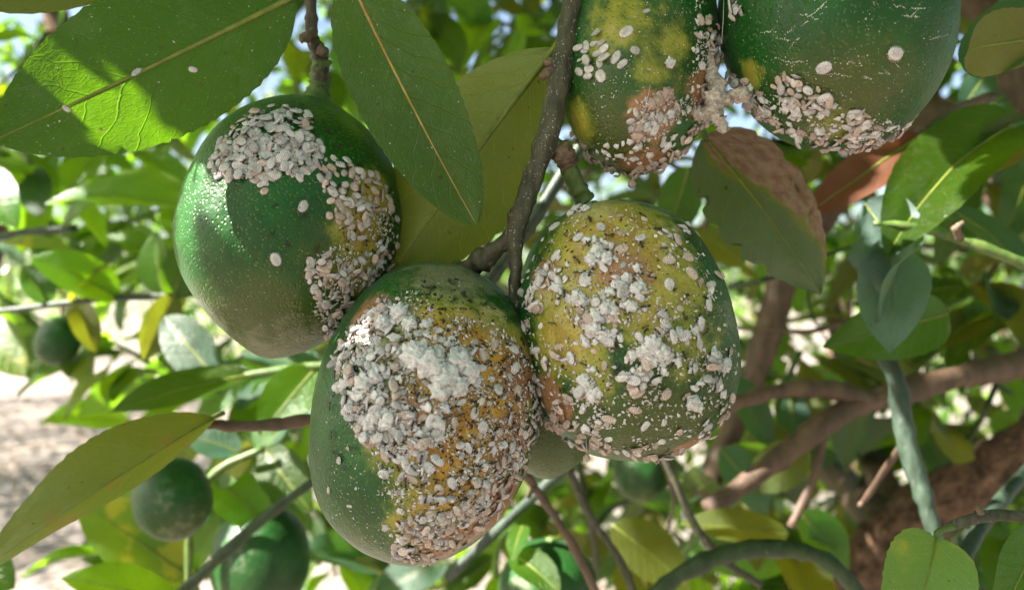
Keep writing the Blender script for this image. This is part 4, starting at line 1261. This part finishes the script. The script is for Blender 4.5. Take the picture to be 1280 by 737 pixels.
# mottled lemon
LB8 = 'pale mealybug in the group at the left side of the mottled lemon'
cluster(4, poly_samples([(722, 92), (724, 60), (748, 45), (760, 66), (752, 84), (735, 96)], 16, 8), (3.2, 4.2), LB8, G4, 1, .25, 0)
cluster(4, [(794, 63), (770, 72), (778, 80), (751, 95), (808, 14), (783, 40), (766, 76)], (3.0, 4.3), 'single pale mealybug on the green face of the mottled lemon', G4, 0, .1, 0)
LB9 = 'pinkish mealybug along the bottom rim of the mottled lemon'
cluster(4, line_samples([(712, 165), (722, 195), (760, 212), (795, 215), (835, 200), (862, 175), (880, 150)], 85, 4), (2.2, 3.6), LB9, G4, 1, .5, .9)
LB10 = 'dull mealybug crammed between the two top lemons'
cluster(4, line_samples([(888, 20), (890, 60), (886, 95), (882, 125), (872, 150)], 60, 8), (2.4, 3.8), LB10, G4, 2, .5, .9)
cluster(4, poly_samples([(785, 130), (830, 115), (850, 130), (825, 150), (805, 178), (788, 170)], 26, 6), (1.8, 3.0), LB9, G4, 0, .4, .9)
# big upper right lemon
LB11 = 'pinkish grey mealybug along the bottom rim of the big upper right lemon'
cluster(5, line_samples([(906, 95), (925, 120), (950, 140), (985, 165), (1030, 180), (1080, 183), (1120, 172), (1145, 155)], 130, 5), (2.4, 3.8), LB11, G5, 1, .5, .7)
cluster(5, line_samples([(910, 105), (945, 125), (960, 150)], 30, 6), (2.6, 3.8), LB11, G5, 1, .5, .5)
LB12 = 'pale mealybug in the separate heap low on the big upper right lemon'
cluster(5, poly_samples([(968, 98), (990, 92), (1022, 110), (1042, 128), (1025, 140), (1000, 132), (985, 150), (972, 125)], 44, 7), (2.6, 4.0), LB12, G5, 1, .35, .3)
cluster(5, poly_samples([(1055, 150), (1072, 138), (1092, 142), (1100, 165), (1080, 176), (1060, 168)], 20, 8), (3, 4.4), LB11, G5, 1, .35, .6)
cluster(5, line_samples([(912, 0), (920, 10), (926, 24)], 12, 4), (2.6, 3.6), 'pale mealybug near the top edge of the big upper right lemon', G5, 1, .3, .2)
for (x, y, lab) in ((1119, 67, 'lone fringed white mealybug on the right half of the big upper right lemon'), (1030, 85, 'lone pointed mealybug on the bare middle of the big upper right lemon')):
    cluster(5, [(x, y)], (3.8, 4.2), lab, None, 0, .05, 0)
# on the large leaf
bva = bvh_of(LA)
for (x, y, s, lab) in ((171, 90, 3.2, 'white mealybug by the midrib of the large upper left leaf'), (241, 87, 2.2, 'curled white mealybug on the lower half of the large upper left leaf'), (83, 136, 2.0, 'shrunken mealybug near the tip of the large upper left leaf')):
    h, n, _, _ = bva.ray_cast(CAM, raydir(x, y))
    if h is not None:
        if n.y > 0: n = -n
        PLACED.append([s * .001, bug_matrix(h, n, s * .001, 0, .05), BUGS[0], lab, None])

lone = [p for p in PLACED if p[4] is None]
rest = sorted((p for p in PLACED if p[4] is not None), key=lambda p: -p[0])
own, mass = lone + rest[:300 - len(lone)], rest[300 - len(lone):]
first = {}
for s, mtx, me, lab, grp in own:
    k = me.name
    if k not in first:
        first[k] = o = bpy.data.objects.new('mealybug', me)
    else:
        o = first[k].copy()
        if 'group' in o: del o['group']
    COL.objects.link(o)
    o.matrix_world = mtx
    tag(o, lab, 'mealybug', grp)


def join_instances(name, items):
    """items: (matrix, mesh) -> one mesh"""
    cache, Vs, Fs, ms, k, sg = {}, [], [], [], 0, []
    mats = []
    for mtx, me in items:
        if me.name not in cache:
            vv = np.array([v.co[:] for v in me.vertices])
            me.calc_loop_triangles()
            ff = np.array([t.vertices[:] for t in me.loop_triangles])
            mm = me.materials[0]
            if mm not in mats: mats.append(mm)
            sv = np.ones(len(vv), dtype=np.float32)
            if 'seg' in me.attributes: me.attributes['seg'].data.foreach_get('value', sv)
            cache[me.name] = (vv, ff, mats.index(mm), sv)
        vv, ff, mi, sv = cache[me.name]
        sg.append(sv)
        m = np.array(mtx)
        Vs.append(vv @ m[:3, :3].T + m[:3, 3]); Fs.append(ff + k); k += len(vv)
        ms.append(np.full(len(ff), mi))
    o = big_mesh(name, np.concatenate(Vs), np.concatenate(Fs), mats, None, np.concatenate(ms))
    o.data.attributes.new('seg', 'FLOAT', 'POINT').data.foreach_set('value', np.concatenate(sg))
    return tag(o, kind='stuff')


join_instances('mealybugs', [(p[1], p[2]) for p in mass])

# ------------------------------------------------------------------ wax: crumbs (uncountable) and cottony lumps
def crumb_mesh(k):
    rg = random.Random(500 + k)
    v = [Vector((sx * (rg.uniform(.5, 1.0) if i == 0 else rg.uniform(.15, .5)), 0, 0)) for i in (0,) for sx in (-1, 1)]
    v += [Vector((rg.uniform(-.2, .2), sy * rg.uniform(.2, .5), 0)) for sy in (-1, 1)]
    v += [Vector((rg.uniform(-.2, .2), rg.uniform(-.1, .1), sz * rg.uniform(.15, .4))) for sz in (-1, 1)]
    mb = MB(); mb.add(v, [(0, 2, 4), (2, 1, 4), (1, 3, 4), (3, 0, 4), (2, 0, 5), (1, 2, 5), (3, 1, 5), (0, 3, 5)])
    o = mb.build('crumb', [M['wax' if k % 3 else 'wax_bug_pink' if k % 2 else 'wax_brown']], None, Vector((0, 0, 0)), smooth=False)
    me = o.data; bpy.data.objects.remove(o)
    return me


CR = [crumb_mesh(k) for k in range(9)]
crumbs = []


def scatter_crumbs(k, P, n, size, clump=.5):
    pts = poly_samples(P, n, 0, 4)
    for x, y in pts:
        if noise.noise(Vector((x * .03, y * .03, k * 7))) < R.uniform(-.6, .5) * clump: continue
        r = on_fruit(k, x, y)
        if r is None: continue
        s = size[0] + (size[1] - size[0]) * R.random() ** 1.6
        crumbs.append((bug_matrix(r[0], r[1], s * .001, s * .0001 + max(0, R.uniform(-.0007, .0009)) * (size[1] > .65), .3), R.choice(CR)))


def fluff_mesh(k):
    import bmesh
    bm = bmesh.new()
    bmesh.ops.create_icosphere(bm, subdivisions=2, radius=.5)
    for v in bm.verts:
        q = v.co * 4 + Vector((k * 4.0, 0, k))
        v.co *= 1 + .75 * noise.noise(q) + .5 * noise.noise(q * 2.6)
        v.co.z *= .6; v.co.x *= 1.25
    me = bpy.data.meshes.new('fluff'); bm.to_mesh(me); bm.free()
    me.materials.append(M['wax' if k % 4 else 'wax_bug'])
    return me


FL = [fluff_mesh(k) for k in range(8)]
THREAD = []
for k in range(4):
    mb = MB(); mb.tube([Vector((-.5, 0, 0)), Vector((-.1, .12 * (k - 1.5), .18)), Vector((.5, 0, .05 + .06 * k))], [.022, .02, .012], 3)
    o = mb.build('thread', [M['wax']], None, Vector((0, 0, 0))); THREAD.append(o.data); bpy.data.objects.remove(o)
GR = []
for k in range(4):
    me = CR[k].copy(); me.materials.clear(); me.materials.append(M['ant']); GR.append(me)


def scatter_mesh(k, P, n, size, lib, tilt=.4, lift=.15, pw=1.6):
    for x, y in poly_samples(P, n, 0, 4):
        r = on_fruit(k, x, y)
        if r is None: continue
        s = (size[0] + (size[1] - size[0]) * R.random() ** pw) * .001
        crumbs.append((bug_matrix(r[0], r[1], s, s * lift, tilt), R.choice(lib)))


DENSE2 = [(420, 490), (445, 420), (490, 380), (560, 410), (600, 450), (560, 500), (540, 570), (480, 570), (440, 540)]
LOW2 = [(676, 500), (664, 570), (634, 622), (592, 672), (540, 704), (490, 698), (480, 640), (540, 600), (610, 560), (645, 500)]
scatter_mesh(2, DENSE2, 110, (.7, 2.6), FL)
scatter_mesh(2, LOW2, 70, (.6, 1.9), FL)
scatter_mesh(2, body2, 500, (.8, 2.2), THREAD, .8)
scatter_mesh(2, body2, 900, (.2, .9), GR, .5, .3)
scatter_mesh(2, [(500, 360), (560, 342), (640, 400), (672, 500), (640, 620), (560, 660), (560, 500), (540, 400)], 500, (.25, 1.0), GR, .5, .3)
for (x, y, rr, n) in ((750, 320, 26, 14), (785, 365, 34, 20), (748, 400, 36, 22), (815, 445, 40, 26), (690, 355, 40, 26), (735, 485, 30, 16), (885, 465, 34, 14), (850, 310, 40, 10), (720, 525, 40, 18), (865, 545, 40, 14)):
    scatter_mesh(3, [(x + rr * math.cos(t), y + rr * math.sin(t)) for t in (0, 1, 2, 3, 4, 5)], n, (.7, 2.4), FL)
    scatter_mesh(3, [(x + rr * math.cos(t), y + rr * math.sin(t)) for t in (0, 1, 2, 3, 4, 5)], n * 2, (.8, 2.0), THREAD, .8)
scatter_mesh(3, [(680, 320), (735, 262), (800, 270), (870, 320), (900, 420), (800, 480), (700, 500)], 380, (.2, .8), GR, .5, .3)
scatter_mesh(1, [(400, 330), (470, 300), (498, 320), (470, 380), (424, 430)], 60, (.7, 2.0), FL)
scatter_mesh(1, [(270, 200), (300, 155), (385, 145), (400, 205), (330, 230)], 40, (.7, 1.8), FL)
scatter_mesh(1, [(300, 150), (400, 140), (490, 240), (496, 330), (430, 420), (400, 330), (440, 240), (390, 190)], 260, (.2, .9), GR, .5, .3)
scatter_mesh(4, [(870, 20), (905, 30), (905, 130), (870, 165), (785, 214), (720, 205), (800, 150), (860, 120)], 120, (.6, 2.2), FL)
scatter_mesh(5, [(906, 95), (960, 120), (1040, 130), (1100, 150), (1140, 155), (1080, 184), (1000, 172), (940, 140)], 110, (.6, 2.2), FL)
scatter_crumbs(2, body2, 6000, (.25, 1.1), .6)
scatter_crumbs(2, [(390, 560), (420, 460), (470, 380), (560, 340), (640, 400), (670, 500), (640, 640), (520, 700), (420, 660)], 1300, (.2, .6), .6)
scatter_crumbs(3, [(655, 400), (670, 320), (730, 252), (800, 262), (870, 310), (925, 420), (915, 520), (860, 570), (740, 560), (680, 510)], 2900, (.22, 1.1), .8)
scatter_crumbs(1, [(384, 320), (440, 300), (480, 230), (499, 300), (499, 360), (424, 432), (395, 400)], 1100, (.3, 1.1), .5)
scatter_crumbs(1, top1, 700, (.3, 1.2), .3)
scatter_crumbs(1, [(235, 230), (300, 150), (400, 150), (490, 250), (490, 340), (400, 430), (320, 430), (250, 370)], 500, (.08, .3), .5)
scatter_crumbs(4, [(712, 0), (890, 0), (900, 100), (860, 190), (780, 216), (715, 180)], 900, (.1, .5), .5)
scatter_crumbs(4, [(785, 130), (830, 112), (860, 130), (880, 150), (825, 170), (805, 180), (788, 172)], 700, (.2, .8), .2)
scatter_crumbs(4, [(870, 0), (900, 0), (905, 100), (880, 160), (860, 160)], 700, (.2, .8), .2)
scatter_crumbs(5, [(912, 20), (1000, -20), (1180, 0), (1170, 90), (1120, 160), (1040, 180), (950, 140), (905, 80)], 900, (.08, .42), .7)
scatter_crumbs(5, [(905, 95), (960, 125), (1040, 155), (1140, 150), (1080, 184), (1000, 175), (940, 145)], 900, (.2, .7), .3)
# scratches on the big lemon: short rows of flaked wax
for k in range(20):
    x, y = R.uniform(940, 1170), R.uniform(5, 105)
    a = R.gauss(-.12, .5)
    n = R.randrange(4, 13)
    for i in range(n):
        x += math.cos(a) * 2.3; y += math.sin(a) * 2.3 + R.gauss(0, .7)
        r = on_fruit(5, x, y)
        if r: crumbs.append((bug_matrix(r[0], r[1], R.uniform(.25, .5) * .001, 0, .1), R.choice(CR)))
# dust on the front leaves
for o, n in ((LA, 160), (tl.children[-1], 260)):
    b = bvh_of(o)
    for k in range(n):
        x, y = R.uniform(0, 610), R.uniform(0, 285)
        h, nn, _, _ = b.ray_cast(CAM, raydir(x, y))
        if h is None: continue
        if nn.y > 0: nn = -nn
        crumbs.append((bug_matrix(h, nn, R.uniform(.15, .5) * .001, 0, .1), R.choice(CR)))
bt = bvh_of(tw.children[0])
for k in range(1500):
    x, y = R.uniform(600, 740), R.uniform(0, 400)
    h, nn, _, _ = bt.ray_cast(CAM, raydir(x, y))
    if h is not None: crumbs.append((bug_matrix(h, nn, R.uniform(.12, .4) * .001, 0, .2), R.choice(CR)))
join_instances('wax_crumbs', crumbs)


def lump(pts, label, group, mat='wax', rough=.45, seed=0):
    """cottony lump: several overlapping noisy balls joined as one mesh; pts (fruit, px, py, radius px)"""
    mb = MB()
    o0 = None
    for i, (k, x, y, rp) in enumerate(pts):
        r = on_fruit(k, x, y)
        if r is None: continue
        c = r[0] + r[1] * rp * .25 / F * .21
        o0 = o0 or c
        rad = rp / F * .21
        nu, nv = 18, 26
        V, Fc = [], []
        for a in range(nu + 1):
            for b_ in range(nv):
                th, ph = math.pi * a / nu, 2 * math.pi * b_ / nv
                u = Vector((math.sin(th) * math.cos(ph), math.sin(th) * math.sin(ph), math.cos(th)))
                q = u * 1.8 + Vector((seed + i * 3.3, i * 1.9, seed))
                f = 1 + rough * (noise.noise(q) + .7 * noise.noise(q * 2.7) + .6 * noise.noise(q * 6))
                p = u * rad * f
                p -= r[1] * p.dot(r[1]) * .35
                V.append(c + p)
        for a in range(nu):
            for b_ in range(nv):
                e = (b_ + 1) % nv
                Fc.append((a * nv + b_, (a + 1) * nv + b_, (a + 1) * nv + e, a * nv + e))
        mb.add(V, Fc)
    if o0 is None: return
    o = mb.build('wax_lump', M[mat], None, o0)
    tag(o, label, 'wax lump', group)


lump([(2, 520, 445, 15), (2, 538, 455, 17), (2, 556, 470, 16), (2, 572, 452, 14), (2, 584, 462, 12), (2, 550, 488, 12), (2, 572, 482, 12)], 'largest cottony white wax lump, in the middle of the lowest lemon', None, seed=1)
lump([(2, 456, 478, 11), (2, 470, 470, 9), (2, 450, 492, 9)], 'bright white wax lump at the left edge of the crust on the lowest lemon', None, seed=2)
lump([(2, 500, 392, 11), (2, 480, 405, 10), (2, 512, 405, 9)], 'white wax lump high on the lowest lemon', None, seed=3)
lump([(2, 470, 520, 9), (2, 485, 528, 9), (2, 462, 530, 8)], 'white wax lump low at the left of the crust on the lowest lemon', None, seed=4)
lump([(3, 745, 395, 9), (3, 742, 410, 10), (3, 757, 385, 8)], 'white wax lump left of centre on the freckled lemon', None, seed=5)
lump([(3, 815, 430, 10), (3, 826, 440, 10), (3, 806, 440, 9), (3, 812, 450, 8)], 'white wax lump right of centre on the freckled lemon', None, seed=6)
lump([(3, 748, 316, 9), (3, 757, 322, 8), (3, 740, 325, 8)], 'white wax lump on the yellow shoulder of the freckled lemon', None, seed=7)
lump([(3, 783, 348, 6), (3, 778, 358, 6), (3, 795, 362, 7), (3, 790, 383, 6), (3, 800, 372, 5)], 'branching white wax lump above the centre of the freckled lemon', None, seed=8)
lump([(3, 722, 262, 7), (3, 732, 262, 6), (3, 714, 268, 5)], 'white wax smear below the stalk of the freckled lemon', None, seed=9)
lump([(3, 722, 372, 8), (3, 726, 374, 7)], 'roundish white wax lump on the left part of the freckled lemon', None, seed=10)
lump([(3, 906, 456, 8)], 'round white wax ball near the right rim of the freckled lemon', None, seed=11)
lump([(3, 735, 482, 8), (3, 740, 492, 8), (3, 730, 474, 7)], 'long white wax lump low on the left of the freckled lemon', None, seed=12)
lump([(3, 866, 503, 8), (3, 872, 508, 6)], 'flat pale wax lump low on the right of the freckled lemon', None, seed=13)
lump([(4, 833, 118, 8), (4, 824, 126, 7), (4, 815, 130, 6)], 'stained wax lump on the brown patch of the mottled lemon', None, 'wax_bug_pink', seed=14)
lump([(4, 800, 160, 6), (4, 797, 170, 7)], 'hanging wax drop below the brown patch of the mottled lemon', None, 'wax_bug_pink', seed=15)
lump([(4, 837, 79, 6)], 'small squarish white wax lump on the mottled lemon', None, seed=16)
lump([(3, 688, 528, 9), (3, 700, 532, 9), (3, 694, 520, 7)], 'pinkish wax crust bridging the freckled and the lowest lemon', None, 'wax_bug_pink', seed=17)
# the stained clot that hangs between the two top lemons
mb = MB()
for pts, rad in (([(900, 100, .206), (893, 122, .205), (896, 145, .205), (908, 165, .205)], [9, 11, 9, 6]), ([(896, 130, .205), (880, 142, .206), (866, 138, .207)], [10, 8, 7]), ([(900, 125, .205), (918, 120, .205), (934, 118, .2)], [9, 8, 8]), ([(884, 60, .209), (887, 85, .208), (896, 112, .206)], [6, 8, 10])):
    P = smoothpath([W(*p) for p in pts], 12)
    mb.tube(P, lerpl([r / F * .206 for r in rad], len(P)), 28, bump=.7)
tag(mb.build('wax_clot', M['wax_brown']), 'stained beige clot of wax hanging between the two top lemons', 'wax clot')

# silk threads with a hanging drop
def thread(p, q, drop, label):
    mb = MB()
    mb.tube([p, (p + q) / 2 + Vector((.0001, 0, 0)), q], [.00007] * 3, 5)
    o = mb.build('silk_thread', M['wax'], None, p)
    tag(o, label, 'silk thread')
    if drop:
        b2 = MB()
        nu, nv = 10, 12
        V = []
        for a in range(nu + 1):
            for b_ in range(nv):
                th, ph = math.pi * a / nu, 2 * math.pi * b_ / nv
                u = Vector((math.sin(th) * math.cos(ph), math.sin(th) * math.sin(ph), math.cos(th)))
                V.append(q + u * drop * (1 + .3 * noise.noise(u * 2)))
        b2.add(V, [(a * nv + b_, (a + 1) * nv + b_, (a + 1) * nv + (b_ + 1) % nv, a * nv + (b_ + 1) % nv) for a in range(nu) for b_ in range(nv)])
        b2.build('drop', M['wax_bug_pink'], o)


h = on_fruit(3, 733, 548)[0]; thread(h, Vector((h.x, h.y, W(733, 572, h.y).z)), .0009, 'fine silk thread with a drop hanging below the freckled lemon')
h = on_fruit(4, 790, 214)[0]; thread(h, Vector((h.x, h.y, W(790, 230, h.y).z)), .0011, 'short silk thread with a drop below the mottled lemon')
thread(on_fruit(4, 812, 108)[0] + Vector((0, -.001, 0)), on_fruit(4, 800, 160)[0] + Vector((0, -.001, 0)), 0, 'silk thread across the brown patch of the mottled lemon')
thread(W(905, -5, .205), W(902, 55, .204), 0, 'white silk strand at the left edge of the big upper right lemon')

# ------------------------------------------------------------------ ants
def ant_mesh(k):
    rg = random.Random(700 + k)
    mb = MB()
    prof = [(-.5, .01), (-.46, .07), (-.36, .115), (-.24, .10), (-.14, .03), (-.10, .045), (-.07, .025), (-.02, .06), (.08, .065), (.16, .04), (.20, .03), (.25, .08), (.34, .095), (.42, .06), (.46, .01)]
    P = [Vector((x, .02 * math.sin(x * 6 + k), .1 + .02 * math.cos(x * 9))) for x, r in prof]
    mb.tube(P, [r for x, r in prof], 8)
    for x, fx in ((.14, .2), (.05, 0.02), (-.03, -.22)):
        for s in (-1, 1):
            j = rg.uniform(-.06, .06)
            mb.tube([Vector((x, s * .04, .08)), Vector((x + fx * .5 + j, s * .2, .17)), Vector((x + fx + j, s * .36, .0))], [.018, .014, .008], 4)
    for s in (-1, 1):
        mb.tube([Vector((.42, s * .04, .12)), Vector((.55, s * .12, .18)), Vector((.70, s * .13, .12))], [.012, .01, .008], 4)
    o = mb.build('ant', [M['ant']], None, Vector((0, 0, 0)))
    me = o.data; bpy.data.objects.remove(o)
    return me


ANTS = [ant_mesh(k) for k in range(3)]
ant_first = {}


def ants(k, P, n, mind, label, group):
    for x, y in poly_samples(P, n, mind):
        r = on_fruit(k, x, y)
        if r is None: continue
        me = R.choice(ANTS)
        if me.name not in ant_first: ant_first[me.name] = o = bpy.data.objects.new('ant', me)
        else: o = ant_first[me.name].copy()
        COL.objects.link(o)
        s = R.uniform(.0018, .0028)
        o.matrix_world = bug_matrix(r[0], r[1], s, .0006 if R.random() < .5 else 0, .15)
        tag(o, label, 'ant', group)


ants(1, [(300, 150), (340, 130), (400, 135), (440, 190), (490, 235), (496, 300), (470, 330), (430, 300), (400, 215), (330, 175)], 42, 12, 'tiny black ant among the mealybugs on the left lemon', 'ants on the left lemon')
ants(1, [(300, 245), (390, 250), (420, 330), (330, 300)], 5, 14, 'tiny black ant on the bare green face of the left lemon', 'ants on the bare face')
ants(2, [(520, 350), (560, 342), (620, 372), (655, 420), (670, 500), (650, 570), (600, 640), (540, 650), (480, 560), (450, 440), (480, 380)], 105, 11, 'tiny black ant running over the lowest lemon', 'ants on the lowest lemon')
ants(2, [(400, 480), (440, 430), (450, 540), (440, 600), (400, 560)], 8, 14, 'tiny black ant on the bare green side of the lowest lemon', 'ants on the green side')
ants(3, [(670, 320), (735, 258), (800, 265), (870, 310), (910, 420), (860, 470), (760, 470), (680, 430)], 48, 15, 'tiny black ant running over the freckled lemon', 'ants on the freckled lemon')
